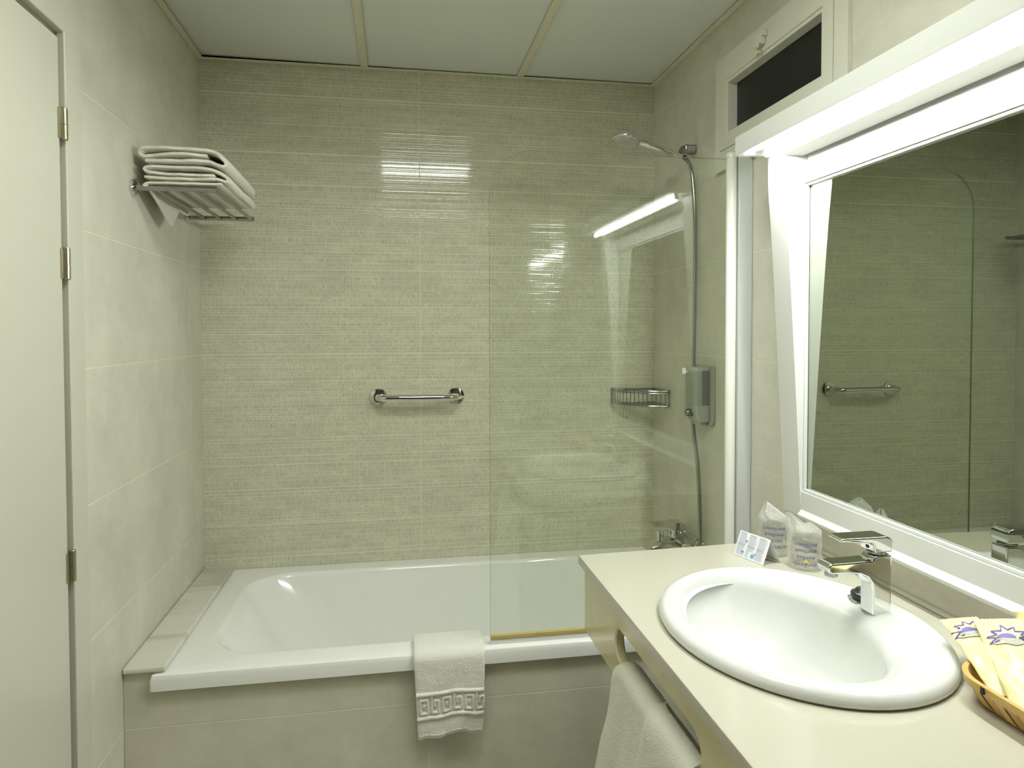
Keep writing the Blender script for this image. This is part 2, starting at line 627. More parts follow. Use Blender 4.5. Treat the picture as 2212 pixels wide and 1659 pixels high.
def cuts(lo, hi, joints):
    c = [lo] + sorted(j for j in joints if lo + 0.004 < j < hi - 0.004) + [hi]
    return list(zip(c, c[1:]))

def tile_piece(fn, u0, u1, v0, v1, holes, ends):
    """one tile, with the part under a door or window cut away; fn(u, v, w)"""
    g = GAP / 2
    u0, u1 = u0 + (g if ends[0] else 0), u1 - (g if ends[1] else 0)
    v0, v1 = v0 + (g if ends[2] else 0), v1 - (g if ends[3] else 0)
    us, vs_ = {u0, u1}, {v0, v1}
    for a, b_, c, d in holes:
        for x in (a, b_):
            if u0 < x < u1:
                us.add(x)
        for x in (c, d):
            if v0 < x < v1:
                vs_.add(x)
    us, vs_ = sorted(us), sorted(vs_)
    bm = bmesh.new()
    cache = {}
    def vert(u, v):
        if (u, v) not in cache:
            cache[(u, v)] = bm.verts.new(fn(u, v, PROUD))
        return cache[(u, v)]
    for a, b_ in zip(us, us[1:]):
        for c, d in zip(vs_, vs_[1:]):
            mu, mv = (a + b_) / 2, (c + d) / 2
            if any(h[0] < mu < h[1] and h[2] < mv < h[3] for h in holes):
                continue
            bm.faces.new([vert(a, c), vert(b_, c), vert(b_, d), vert(a, d)])
    if not bm.faces:
        bm.free()
        return None
    # sides down to the bed of mortar
    bm.edges.ensure_lookup_table()
    inv = {v: k for k, v in cache.items()}
    low = {}
    for e in [e for e in bm.edges if len(e.link_faces) == 1]:
        p = []
        for v in e.verts:
            if v not in low:
                low[v] = bm.verts.new(fn(inv[v][0], inv[v][1], 0.0))
            p.append(low[v])
        bm.faces.new([e.verts[0], e.verts[1], p[1], p[0]])
    return MB().from_bm(bm)

def tiled_wall(name, fn, u0, u1, v0, v1, uj, holes, mat, bed='grout'):
    """grout bed as the wall, tiles as its children; fn(u, v, w) with w towards the room"""
    us = sorted({u0, u1} | {x for h in holes for x in h[:2] if u0 < x < u1})
    vs_ = sorted({v0, v1} | {x for h in holes for x in h[2:] if v0 < x < v1})
    mb = MB()
    for a, b_ in zip(us, us[1:]):
        for c, d in zip(vs_, vs_[1:]):
            mu, mv = (a + b_) / 2, (c + d) / 2
            if any(h[0] < mu < h[1] and h[2] < mv < h[3] for h in holes):
                continue
            q = [fn(u, v, w) for w in (-BASE, 0) for v in (c, d) for u in (a, b_)]
            mb.add(q, [(0, 2, 3, 1), (4, 5, 7, 6), (0, 1, 5, 4), (2, 6, 7, 3), (0, 4, 6, 2), (1, 3, 7, 5)])
    w = struct(name, mb=mb, mat=bed)
    for a, b_ in cuts(u0, u1, uj):
        for c, d in cuts(v0, v1, JZ):
            t = tile_piece(fn, a, b_, c, d, holes, (a > u0, b_ < u1, c > v0, d < v1))
            if t:
                t.build('tile', mat, w, smooth=0)
    return w

E_ = PROUD
DOOR_HOLE = (0.70, 1.575, FLOOR, 0.665)
WIN_HOLE = (1.40, 1.995, 0.535, 0.815)
tiled_wall('wall_back', lambda u, v, w: (u, D + E_ - w, v), XL, XR, FLOOR, H, [0.091], [], 'mosaic', 'grout_mosaic')
tiled_wall('wall_left', lambda u, v, w: (XL - E_ + w, u, v), YF, D, FLOOR, H, [2.42, 1.517, 0.614, -0.289], [DOOR_HOLE], 'stone')
tiled_wall('wall_right', lambda u, v, w: (XR + E_ - w, u, v), YF, D, FLOOR, H, [2.445, 1.542, 0.639, -0.264], [WIN_HOLE], 'stone')
tiled_wall('wall_front', lambda u, v, w: (u, YF - E_ + w, v), XL, XR, FLOOR, H, [0.091], [], 'unseen_wall_dark')  # unseen wall, invented behind the camera and kept dark for the chrome's reflections
AY = 1.8177                                                                  # face of the tub front
tiled_wall('wall_apron', lambda u, v, w: (u, AY + E_ - w, v), XL + 0.001, XR - 0.001, FLOOR, -0.8520, [0.082, -0.82], [], 'stone_apron')
struct('floor', mb=MB().box(XL - 0.03, XR + 0.03, YF - 0.03, D + 0.03, FLOOR - 0.03, FLOOR), mat='floor_tile')

# ------------------------------------------------------------------ ceiling: boards lying loose in a metal grid
ceil = struct('ceiling', mb=MB().box(XL - 0.03, XR + 0.03, YF - 0.03, D + 0.03, H + 0.06, H + 0.09), mat='dark_void')
BARX = [-0.105, 0.465]
lanes = [(XL + 0.008, BARX[0] - 0.003), (BARX[0] + 0.003, BARX[1] - 0.003), (BARX[1] + 0.003, XR - 0.008)]
PANEL_Y = (0.845, 1.225)
for li, (a, b_) in enumerate(lanes):
    for c, d in ((YF + 0.01, PANEL_Y[0] - 0.003), (PANEL_Y[0] + 0.003, PANEL_Y[1] - 0.003), (PANEL_Y[1] + 0.003, D - 0.010)):
        if li == 1 and abs(c - PANEL_Y[0]) < 0.02:
            continue                                     # the lamp hangs here
        za = H + 0.004 + (0.007 if li == 0 else 0.003)
        zb = H + 0.004 + (0.002 if li == 0 else 0.001)
        q = [(x, y, z + dz) for dz in (0, 0.009) for y in (c, d) for x, z in ((a, za), (b_, zb))]
        MB().add(q, [(0, 2, 3, 1), (4, 5, 7, 6), (0, 1, 5, 4), (2, 6, 7, 3), (0, 4, 6, 2), (1, 3, 7, 5)]).build('ceiling_panel', 'ceiling_board', ceil, smooth=0)
for x in BARX:
    MB().box(x - 0.0125, x + 0.0125, YF + 0.002, D - 0.021, H - 0.0005, H + 0.0015).box(x - 0.0012, x + 0.0012, YF + 0.002, D - 0.021, H + 0.0015, H + 0.04).build('tee_bar', 'ceiling_bar', ceil, smooth=0)
for y in PANEL_Y:
    for a, b_ in ((XL + 0.02, BARX[0] - 0.0125), (BARX[0] + 0.0125, BARX[1] - 0.0125), (BARX[1] + 0.0125, XR - 0.02)):
        MB().box(a, b_, y - 0.0125, y + 0.0125, H - 0.0005, H + 0.0015).build('cross_bar', 'ceiling_bar', ceil, smooth=0)
for k, (x0, x1, y0, y1) in enumerate(((XL + 0.001, XL + 0.02, YF + 0.001, D - 0.001), (XR - 0.02, XR - 0.001, YF + 0.001, D - 0.001), (XL + 0.02, XR - 0.02, D - 0.02, D - 0.001), (XL + 0.02, XR - 0.02, YF + 0.001, YF + 0.02))):
    struct('trim_%d' % (k + 1), mb=MB().box(x0, x1, y0, y1, H - 0.0015, H + 0.0012), mat='ceiling_bar')

# ceiling lamp
lx0, lx1 = BARX[0] + 0.0145, BARX[1] - 0.0145
ly0, ly1 = PANEL_Y[0] + 0.0145, PANEL_Y[1] - 0.0145
lamp = thing('ceiling_lamp', 'recessed rectangular lamp in the middle lane of the ceiling grid', 'ceiling lamp', ((lx0 + lx1) / 2, (ly0 + ly1) / 2, H))
MB().box(lx0 + 0.02, lx1 - 0.02, ly0 + 0.02, ly1 - 0.02, H + 0.001, H + 0.006).build('diffuser', 'panel_glow', lamp, smooth=0)
MB().box(lx0, lx1, ly0, ly0 + 0.02, H, H + 0.012).box(lx0, lx1, ly1 - 0.02, ly1, H, H + 0.012).box(lx0, lx0 + 0.02, ly0 + 0.02, ly1 - 0.02, H, H + 0.012).box(lx1 - 0.02, lx1, ly0 + 0.02, ly1 - 0.02, H, H + 0.012).build('frame', 'white_laminate', lamp, smooth=0)
MB().box(lx0, lx1, ly0, ly1, H + 0.012, H + 0.05).build('housing', 'white_laminate', lamp, smooth=0)

# ------------------------------------------------------------------ door in the left wall
door = struct('door_1', base=(XL, 1.1, FLOOR))
fo, ft = 1.600, 0.685                                     # outer far edge and top of the casing
GY, GZ = 1.530, 0.605                                     # inner edge of the casing
MB().prism([(fo, FLOOR), (fo, ft), (0.675, ft), (0.675, FLOOR), (0.745, FLOOR), (0.745, GZ), (GY, GZ), (GY, FLOOR)],
           lambda u, v, w: (w, u, v), XL + 0.0006, XL + 0.018, 0.003).build('casing', 'door_paint', door)
MB().box(XL - 0.055, XL + 0.0004, 1.531, 1.574, FLOOR, 0.664).box(XL - 0.055, XL + 0.0004, 0.701, 0.744, FLOOR, 0.664).box(XL - 0.055, XL + 0.0004, 0.744, 1.531, 0.606, 0.664).build('jamb', 'door_paint', door, smooth=0)
slab = MB().rbox(XL - 0.022, XL + 0.014, 0.752, 1.512, FLOOR + 0.006, 0.588, 0.003).build('door_leaf', 'door_paint', door)
MB().box(XL - 0.05, XL - 0.023, 0.746, 1.529, FLOOR + 0.001, 0.604).build('rebate', 'door_paint', door, smooth=0)
for z in (0.418, 0.138, -0.478):
    hg = MB()
    hg.lathe((XL + 0.018, 1.521, z - 0.033), (0, 0, 1), [(0.0, 0), (0.0055, 0.0012), (0.0068, 0.003), (0.0068, 0.0315)], 16)
    hg.lathe((XL + 0.018, 1.521, z - 0.033), (0, 0, 1), [(0.0068, 0.033), (0.0068, 0.064), (0.0055, 0.066), (0, 0.0665)], 16)
    hg.box(XL + 0.0145, XL + 0.0165, 1.503, 1.518, z - 0.030, z + 0.030)
    hg.lathe((XL + 0.018, 1.521, z - 0.033), (0, 0, 1), [(0.005, 0.0315), (0.005, 0.033)], 12)
    hg.build('hinge', 'hinge_metal', door)
MB().rbox(XL + 0.0145, XL + 0.019, 0.79, 0.83, -0.40, -0.22, 0.002).tube([(XL + 0.018, 0.81, -0.30), (XL + 0.06, 0.81, -0.30), (XL + 0.066, 0.83, -0.30), (XL + 0.066, 0.93, -0.30)], 0.008, 12).build('door_handle', 'hinge_metal', door)

# ------------------------------------------------------------------ small high window in the right wall
win = struct('window_1', base=(XR, 1.7, 0.53))
wf = lambda u, v, w: (w, u, v)
oy0, oy1, oz0, oz1 = 1.381, 2.014, 0.490, 0.832
def frame_ring(mb, a0, a1, b0, b1, i0, i1, j0, j1, w0, w1, r=0.002):
    mb.prism([(a0, b0), (a1, b0), (i1, j0), (i0, j0)], wf, w0, w1)
    mb.prism([(a1, b0), (a1, b1), (i1, j1), (i1, j0)], wf, w0, w1)
    mb.prism([(a1, b1), (a0, b1), (i0, j1), (i1, j1)], wf, w0, w1)
    mb.prism([(a0, b1), (a0, b0), (i0, j0), (i0, j1)], wf, w0, w1)
    return mb
frame_ring(MB(), oy0, oy1, oz0, oz1, 1.4295, 1.9805, 0.5495, 0.8005, XR - 0.012, XR - 0.0005).build('window_frame', 'white_pvc', win)
sash = frame_ring(MB(), 1.431, 1.979, 0.551, 0.799, 1.470, 1.948, 0.590, 0.757, XR - 0.0145, XR + 0.028)
frame_ring(sash, 1.470, 1.948, 0.590, 0.757, 1.479, 1.938, 0.599, 0.747, XR - 0.0100, XR + 0.026)
sash = sash.build('sash', 'white_pvc', win)
MB().box(XR + 0.020, XR + 0.024, 1.472, 1.946, 0.592, 0.755).build('pane', 'night_glass', sash, smooth=0)
lt = MB()
lt.rbox(XR - 0.034, XR - 0.0150, 1.716, 1.742, 0.772, 0.798, 0.003)
lt.rbox(XR - 0.040, XR - 0.030, 1.722, 1.737, 0.762, 0.780, 0.003)
lt.rbox(XR - 0.030, XR - 0.0150, 1.708, 1.716, 0.790, 0.806, 0.002)
lt.rbox(XR - 0.030, XR - 0.0150, 1.734, 1.752, 0.752, 0.766, 0.003)
lt = lt.build('latch', 'white_pvc', sash)

# ------------------------------------------------------------------ bathtub
RIM = -0.849
tub = thing('bathtub', 'white enamelled bathtub built in along the back wall', 'bathtub', (0.2, 2.18, FLOOR))
def tub_ring(x0, x1, y0, y1, r, z, n=10):
    return [(x, y, z) for x, y in rounded(x0, x1, y0, y1, r, n)]
tx0, tx1, ty0, ty1 = -0.607, XR - 0.0025, 1.798, D - 0.0015
rings = [
    tub_ring(tx0 + 0.008, tx1, ty0 + 0.006, ty1, 0.004, RIM - 0.044),
    tub_ring(tx0, tx1, ty0 + 0.0015, ty1, 0.006, RIM - 0.043),
    tub_ring(tx0, tx1, ty0, ty1, 0.006, RIM - 0.016),
    tub_ring(tx0 + 0.003, tx1, ty0 + 0.004, ty1, 0.006, RIM - 0.005),
    tub_ring(tx0 + 0.012, tx1, ty0 + 0.014, ty1, 0.008, RIM),
    tub_ring(-0.505, 0.915, 1.876, 2.496, 0.15, RIM),
    tub_ring(-0.497, 0.908, 1.883, 2.489, 0.15, RIM - 0.003),
    tub_ring(-0.486, 0.900, 1.890, 2.482, 0.15, RIM - 0.014),
    tub_ring(-0.44, 0.885, 1.898, 2.474, 0.16, RIM - 0.075),
    tub_ring(-0.375, 0.872, 1.912, 2.462, 0.17, RIM - 0.16),
    tub_ring(-0.295, 0.855, 1.928, 2.448, 0.17, RIM - 0.26),
    tub_ring(-0.235, 0.835, 1.950, 2.428, 0.16, RIM - 0.34),
    tub_ring(-0.17, 0.80, 1.985, 2.395, 0.14, RIM - 0.385),
    tub_ring(-0.05, 0.70, 2.06, 2.32, 0.10, RIM - 0.398),
]
MB().loft(rings, cap1=True).build('shell', 'enamel', tub, smooth=40)
MB().lathe((0.876, 2.18, RIM - 0.12), (-1, 0, 0.05), [(0.0, 0.016), (0.02, 0.015), (0.03, 0.011), (0.033, 0.006), (0.033, -0.005)][::-1], 28).build('overflow', 'chrome', tub)

tag(MB().rbox(XL + 0.001, -0.571, 1.806, D - 0.001, RIM + 0.0005, RIM + 0.0175, 0.006, 3).build('marble_ledge', 'marble'),
    'narrow veined marble ledge at the left end of the bathtub', 'ledge')

# ------------------------------------------------------------------ bath mat over the tub rim
def mat_profile():
    top = RIM + 0.0085
    pts = [(1.921, -0.915), (1.908, -0.875), (1.892, top - 0.004), (1.875, top), (1.83, top), (1.806, top - 0.003), (1.791, top - 0.012), (1.7855, top - 0.03), (1.785, -0.93), (1.7885, -1.0), (1.790, -1.064)]
    return path_fn(smooth_path([(0, a, b_) for a, b_ in pts], 8))
mp_ = mat_profile()
def mat_pt(s, t, off=0.0):
    p = mp_(t)
    q = mp_(min(1, t + 0.004)) - mp_(max(0, t - 0.004))
    nrm = Vector((0, q.z, -q.y)).normalized()
    if nrm.y > 0 and t > 0.5:
        nrm = -nrm
    if t <= 0.5 and nrm.z < 0:
        nrm = -nrm
    down = max(0.0, (t - 0.52) / 0.48)
    x = 0.0425 + 0.186 * s + down * (0.010 * (1 - s) - 0.006 * s)
    wave = down * (0.0045 * math.sin(7.0 * s + 0.6) + 0.003 * math.sin(15 * s + 9 * t)) + 0.0012 * noise.noise((s * 9, t * 14, 1.3))
    z = p.z + down * (0.005 * math.sin(6.0 * s - 2.2) + 0.003 * math.sin(13 * s)) - 0.004 * (1 - s) * down
    return Vector((x, p.y + nrm.y * off - abs(wave) * 0.9, z + nrm.z * off))
matt = thing('bath_mat', 'white towelling bath mat with a Greek key border hanging over the tub rim', 'bath mat', (0.135, 1.79, -1.07))
MB().sheet(lambda s, t: mat_pt(s, t), 44, 84, 0.013).build('cloth', 'terry_mat', matt, smooth=60)
# border: two rails and a meander standing proud of the pile
def t_at(z):
    a, b_ = 0.5, 1.0
    for _ in range(40):
        m_ = (a + b_) / 2
        if mp_(m_).z > z:
            a = m_
        else:
            b_ = m_
    return a
t0, t1 = t_at(-0.9465), t_at(-1.0085)
bd = MB()
def band(pts, r):
    dense = []
    for (a, b_), (c, d) in zip(pts, pts[1:]):
        n = max(2, int(math.hypot((c - a) * 0.186, (d - b_) * 0.06) / 0.0025))
        dense += [(a + (c - a) * k / n, b_ + (d - b_) * k / n) for k in range(n)]
    dense.append(pts[-1])
    P = [mat_pt(min(0.995, max(0.005, s)), t0 + (t1 - t0) * v, 0.0065) for s, v in dense]
    bd.tube(P, r, 8)
band([(0.0, 0.0), (1.0, 0.0)], 0.0055)
band([(0.0, 1.0), (1.0, 1.0)], 0.0055)
per = 0.335
for k in range(-1, 4):
    o_ = 0.035 + k * per
    def S(x):
        return o_ + x * per
    def seg(pts):
        q = [(S(a), b_) for a, b_ in pts]
        if all(0.0 <= a <= 1.0 for a, _ in q):
            band(q, 0.0041)
    seg([(0.06, 0.22), (0.06, 0.80), (0.38, 0.80), (0.38, 0.22), (0.06, 0.22)])           # square ring
    seg([(0.24, 0.42), (0.24, 0.55)])
    seg([(0.56, 0.0), (0.56, 0.78), (0.86, 0.78), (0.86, 0.28), (0.70, 0.28), (0.70, 0.52)])  # hook
bd.build('key_border', 'terry_mat', matt, smooth=60)
MB().tube([mat_pt(s / 30, 0.975, 0.006) for s in range(1, 30)], 0.0016, 6).build('hem', 'terry_mat', matt)

# ------------------------------------------------------------------ glass bath screen
GYP = 1.820
scr = thing('bath_screen', 'clear glass bath screen with rounded top corner on a white post', 'shower screen', (0.6, GYP, RIM))
gx0, gx1, gz0, gz1, gr = 0.2485, 0.928, -0.830, 0.4855, 0.118
poly = [(gx0, gz0), (gx1, gz0), (gx1, gz1)]
for k in range(13):
    a = math.radians(90 + 90 * k / 12)
    poly.append((gx0 + gr + gr * math.cos(a), gz1 - gr + gr * math.sin(a)))
MB().prism(poly, lambda u, v, w: (u, w, v), GYP - 0.003, GYP + 0.003).build('glass_pane', 'screen_glass', scr, smooth=0)
edge = MB()
ep = [(gx0 - 0.0004, gz0)] + [(gx0 - 0.0004 + gr + gr * math.cos(math.radians(180 - 90 * k / 14)), gz1 + 0.0004 - gr + gr * math.sin(math.radians(180 - 90 * k / 14))) for k in range(15)] + [(gx1, gz1 + 0.0004)]
for (a, b_), (c, d) in zip(ep, ep[1:]):
    edge.add([(a, GYP - 0.003, b_), (c, GYP - 0.003, d), (c, GYP + 0.003, d), (a, GYP + 0.003, b_)], [(0, 1, 2, 3)])
edge.build('polished_edge', 'glass_edge', scr, smooth=0)
MB().rbox(gx0, gx1, GYP - 0.0050, GYP + 0.0050, gz0 - 0.004, gz0 + 0.006, 0.0015).build('bottom_seal', 'seal_plastic', scr)
MB().rbox(gx0, gx1, GYP - 0.0020, GYP + 0.0020, gz0 - 0.0185, gz0 - 0.0045, 0.0008).build('drip_lip', 'white_plastic', scr)
MB().lathe((0.9410, GYP, RIM + 0.001), (0, 0, 1), [(0.0150, 0), (0.0150, 1.334)], 32).build('post', 'white_lacquer', scr)
MB().lathe((0.9410, GYP, RIM + 1.335), (0, 0, 1), [(0.0146, 0), (0.0146, 0.002), (0.0156, 0.0025), (0.0156, 0.014), (0.013, 0.018), (0, 0.019)], 32).build('post_cap', 'white_plastic', scr)
MB().rbox(0.9568, XR - 0.0008, GYP - 0.016, GYP + 0.016, RIM + 0.001, RIM + 1.345, 0.0015).build('wall_profile', 'anodised', scr)

# ------------------------------------------------------------------ grab bar
gb = thing('grab_bar', 'short chrome grab bar on the mosaic wall above the tub', 'grab bar', (0.08, D, -0.27))
gp = smooth_path([(-0.063, D - 0.008, -0.239), (-0.061, D - 0.045, -0.239), (-0.045, D - 0.066, -0.239), (-0.015, D - 0.070, -0.239)], 8)
gp2 = smooth_path([(0.175, D - 0.070, -0.240), (0.205, D - 0.066, -0.240), (0.219, D - 0.045, -0.240), (0.221, D - 0.008, -0.240)], 8)
MB().tube(gp + gp2, 0.0125, 20).build('bar', 'chrome', gb, smooth=60)
for x in (-0.063, 0.221):
    MB().lathe((x, D - 0.0005, -0.2395), (0, -1, 0), [(0.032, 0), (0.032, 0.004), (0.030, 0.007), (0.022, 0.009), (0.0135, 0.010)], 36).build('flange', 'chrome', gb)

# ------------------------------------------------------------------ towel rack
SZ = 0.376
rk = thing('towel_rack', 'chrome wall rack of slanting bars holding folded towels', 'towel rack', (-0.57, 2.17, SZ - 0.02))
for y in (1.928, 2.406):
    MB().lathe((XL + 0.0005, y, SZ), (1, 0, 0), [(0.021, 0), (0.021, 0.006), (0.018, 0.009), (0.009, 0.010)], 28).build('flange', 'chrome', rk)
    MB().tube([(XL + 0.010, y, SZ), (-0.463, y, SZ)], 0.0075, 16).build('side_arm', 'chrome_satin', rk)
for x in (-0.616, -0.568, -0.520, -0.470):
    MB().tube([(x, 1.934, SZ - 0.001), (x, 2.400, SZ - 0.001)], 0.0058, 14).build('cross_bar', 'chrome_satin', rk)

# folded towels: sheets wound in section (x, z) and running back along the rack
def folded(path, y0, y1, thick, seed, name, label, sag=0.0, skew=0.0):
    f = path_fn(smooth_path([(a, 0, b_) for a, b_ in path], 6))
    def fn(s, t):
        p = f(s)
        y = y0 + (y1 - y0) * t
        n1 = noise.noise((p.x * 22, y * 11, seed + p.z * 30))
        n2 = noise.noise((p.x * 60, y * 40, seed * 2 + p.z * 60))
        edge_ = 0.006 * noise.noise((p.x * 18, seed, p.z * 40)) * (1 - t) * 2
        return (p.x + 0.0014 * n1 + skew * t, y + edge_, p.z + 0.0016 * n1 + 0.0006 * n2 - sag * t * max(0, (p.x + 0.53) / 0.08))
    return tag(MB().sheet(fn, 110, 26, thick).build(name, 'terry_white', smooth=60), label, 'towel', 'folded towels on the rack')
folded([(-0.487, 0.4645), (-0.545, 0.4660), (-0.61, 0.4620), (-0.640, 0.4585), (-0.652, 0.4650), (-0.648, 0.4750), (-0.630, 0.4795), (-0.55, 0.4785), (-0.490, 0.4780), (-0.463, 0.4720), (-0.445, 0.4570), (-0.4385, 0.4430), (-0.447, 0.4360), (-0.465, 0.4425), (-0.487, 0.4495), (-0.55, 0.4480), (-0.635, 0.4450)],
       1.920, 2.285, 0.0128, 3.1, 'folded_towel', 'thick folded white towel on top of the rack pile', sag=0.006)
folded([(-0.470, 0.4135), (-0.54, 0.4130), (-0.615, 0.4155), (-0.637, 0.4195), (-0.640, 0.4270), (-0.625, 0.4315), (-0.55, 0.4320), (-0.490, 0.4300), (-0.458, 0.4220), (-0.4400, 0.4090), (-0.4365, 0.3980), (-0.449, 0.3995), (-0.470, 0.4035), (-0.55, 0.4030), (-0.640, 0.4040)],
       1.924, 2.280, 0.0112, 8.7, 'folded_towel', 'folded white towel in the middle of the rack pile', sag=0.004)
# lowest one, with a corner hanging down by the wall
f3 = path_fn(smooth_path([(a, 0, b_) for a, b_ in [(-0.45, 0.3905), (-0.51, 0.3890), (-0.60, 0.3890), (-0.632, 0.3870), (-0.642, 0.3800)]], 8))
def low_fn(s, t):
    y = 1.918 + 0.36 * t
    if s <= 0.8:
        p = f3(s / 0.8)
        x, z = p.x, p.z
    else:
        k = (s - 0.8) / 0.2
        hang = 0.075 * max(0.0, min(1.0, (t - 0.04) / 0.45)) * (1.0 if t < 0.55 else max(0.25, 1 - (t - 0.55) * 4))
        x, z = -0.642 + 0.010 * k, 0.3800 - hang * k
    n1 = noise.noise((x * 30, y * 14, 5.5))
    return (x + 0.001 * n1, y, z + 0.001 * n1)
tag(MB().sheet(low_fn, 60, 40, 0.0090).build('folded_towel', 'terry_white', smooth=60), 'lowest white towel on the rack with a corner hanging down', 'towel', 'folded towels on the rack')

# ------------------------------------------------------------------ hand shower, its wall holder and hose
hold = thing('shower_holder', 'chrome wall holder for the hand shower', 'shower holder', (0.97, 2.189, 0.58))
MB().rbox(0.957, XR - 0.0005, 2.172, 2.206, 0.5965, 0.6255, 0.006, 3).build('wall_block', 'chrome_satin', hold)  # plain chrome; the dark it mirrors is put into the colour
MB().lathe((0.957, 2.189, 0.602), (-0.55, 0, 0.16), [(0.017, -0.012), (0.018, 0), (0.018, 0.010), (0.0145, 0.012)], 28).build('clip', 'chrome_satin', hold)
hs = thing('hand_shower', 'chrome hand shower with a round head and ribbed hose', 'hand shower', (0.85, 2.189, 0.58))
hd = (Vector((0.800, 0, 0.6275)) - Vector((0.945, 0, 0.589))).normalized()
handle = [Vector((0.952, 2.187, 0.5875)) + Vector((hd.x, 0, hd.z)) * k * 0.0155 for k in range(11)]
MB().tube(handle, lambda i: (0.0095, 0.0105, 0.011, 0.0115, 0.0118, 0.012, 0.012, 0.012, 0.0118, 0.0112, 0.010)[i], 20).build('handle', 'chrome', hs, smooth=60)
fn_ = Vector((-0.25, -0.12, -0.96)).normalized()          # way the spray face looks
hc = Vector((0.757, 2.189, 0.637))
MB().lathe(hc, fn_, [(0.0, -0.011), (0.030, -0.0105), (0.041, -0.008), (0.0455, -0.002), (0.0462, 0.008), (0.0443, 0.0105), (0.040, 0.011)], 44).build('head', 'chrome', hs, smooth=50)
fp = MB().lathe(hc, fn_, [(0.040, 0.0095), (0.040, 0.0115), (0.0385, 0.0125), (0.0, 0.0128)], 44).build('spray_face', 'grey_plastic', hs)
nb = MB()
uu = fn_.cross(Vector((0, 0, 1))).normalized()
vv = fn_.cross(uu)
for row in range(-6, 7):
    half = math.sqrt(max(0, 0.036 ** 2 - (row * 0.0057) ** 2))
    if half > 0.006:
        c = hc + fn_ * 0.0132 + vv * (row * 0.0057)
        nb.tube([c - uu * half, c + uu * half], 0.0012, 6)
nb.build('nozzle_rows', 'white_plastic', fp)
hz = [(0.9525, 2.186, 0.5873), (0.964, 2.180, 0.577), (0.9735, 2.170, 0.552), (0.979, 2.160, 0.500), (0.983, 2.150, 0.36), (0.983, 2.149, 0.10), (0.982, 2.150, -0.02), (0.9810, 2.151, -0.12), (0.9805, 2.151, -0.26), (0.9800, 2.146, -0.33), (0.9795, 2.112, -0.44), (0.9800, 2.096, -0.58), (0.9785, 2.090, -0.70), (0.972, 2.095, -0.755), (0.9665, 2.112, -0.783)]
hose = smooth_path(hz, 34)
MB().tube(hose, lambda i: 0.0072 if i % 2 else 0.0060, 12).build('hose', 'chrome_satin', hs, smooth=80)

# bath mixer
mx = thing('bath_mixer', 'chrome single-lever bath mixer on the tiled wall over the tub', 'bath tap', (0.93, 2.20, -0.75))
MZ = -0.722
for y in (2.132, 2.276):
    MB().lathe((XR - 0.0005, y, MZ), (-1, 0, 0), [(0.033, 0), (0.032, 0.006), (0.024, 0.014), (0.016, 0.018), (0.016, 0.030)], 32).build('rosette', 'chrome', mx)
MB().rbox(0.930, 0.974, 2.112, 2.296, MZ - 0.020, MZ + 0.019, 0.008, 3).build('body', 'chrome', mx)
MB().prism([(0.958, MZ - 0.014), (0.958, MZ + 0.020), (0.885, MZ + 0.006), (0.848, MZ - 0.004), (0.836, MZ - 0.016), (0.838, MZ - 0.028), (0.870, MZ - 0.026), (0.915, MZ - 0.020)], lambda u, v, w: (u, w, v), 2.172, 2.236, 0.006, 3).build('spout', 'chrome', mx)
MB().lathe((0.945, 2.204, MZ + 0.0195), (0, 0, 1), [(0.026, 0), (0.026, 0.022), (0.024, 0.026)], 32).build('collar', 'chrome', mx)
MB().lathe((0.884, 2.204, MZ + 0.005), (0.1, 0, 1), [(0.0085, 0), (0.0085, 0.018), (0.0125, 0.019), (0.0125, 0.032), (0.011, 0.034)], 24).build('diverter', 'chrome', mx)
MB().prism([(0.972, MZ + 0.047), (0.973, MZ + 0.058), (0.958, MZ + 0.071), (0.925, MZ + 0.072), (0.853, MZ + 0.064), (0.853, MZ + 0.061), (0.905, MZ + 0.057), (0.920, MZ + 0.0465)], lambda u, v, w: (u, w, v), 2.180, 2.228, 0.004, 3).build('lever', 'chrome', mx)

# ------------------------------------------------------------------ wire corner basket
wb = thing('wire_basket', 'chrome wire soap basket in the shower corner', 'soap basket', (0.93, 2.48, -0.28))
bz0, bz1 = -0.277, -0.222
def corner(z, in_=0.0):
    return smooth_path([(0.826 + in_, D - 0.006, z), (0.826 + in_, D - 0.020 - in_ * 0.3, z), (0.850 + in_, 2.470 + in_, z), (0.915 + in_ * 0.5, 2.410 + in_, z), (0.978, 2.384 + in_, z), (XR - 0.006, 2.384 + in_, z)], 8)
for z, r in ((bz1, 0.0036), (bz1 - 0.008, 0.0022), (bz0, 0.0030)):
    c_ = corner(z)
    back_ = [Vector((XR - 0.006, 2.384 + (D - 0.012 - 2.384) * k / 8, z)) for k in range(1, 9)] + [Vector((XR - 0.008, D - 0.008, z))] + [Vector((XR - 0.012 - (XR - 0.012 - 0.826) * k / 8, D - 0.006, z)) for k in range(0, 9)]
    MB().tube(c_ + back_, r, 8).build('rim_wire', 'chrome_satin', wb)
cf = path_fn(corner(0))
pick = MB()
for k in range(17):
    p = cf(k / 16)
    MB().tube([(p.x, p.y, bz1), (p.x, p.y, bz0)], 0.0016, 6).build('upright_wire', 'chrome_satin', wb)
for k in range(1, 13):
    x = 0.826 + (XR - 0.012 - 0.826) * k / 13
    lo_y = min((q for q in corner(0)), key=lambda q: abs(q.x - x)).y
    MB().tube([(x, D - 0.006, bz0), (x, lo_y, bz0)], 0.0015, 6).build('floor_wire', 'chrome_satin', wb)

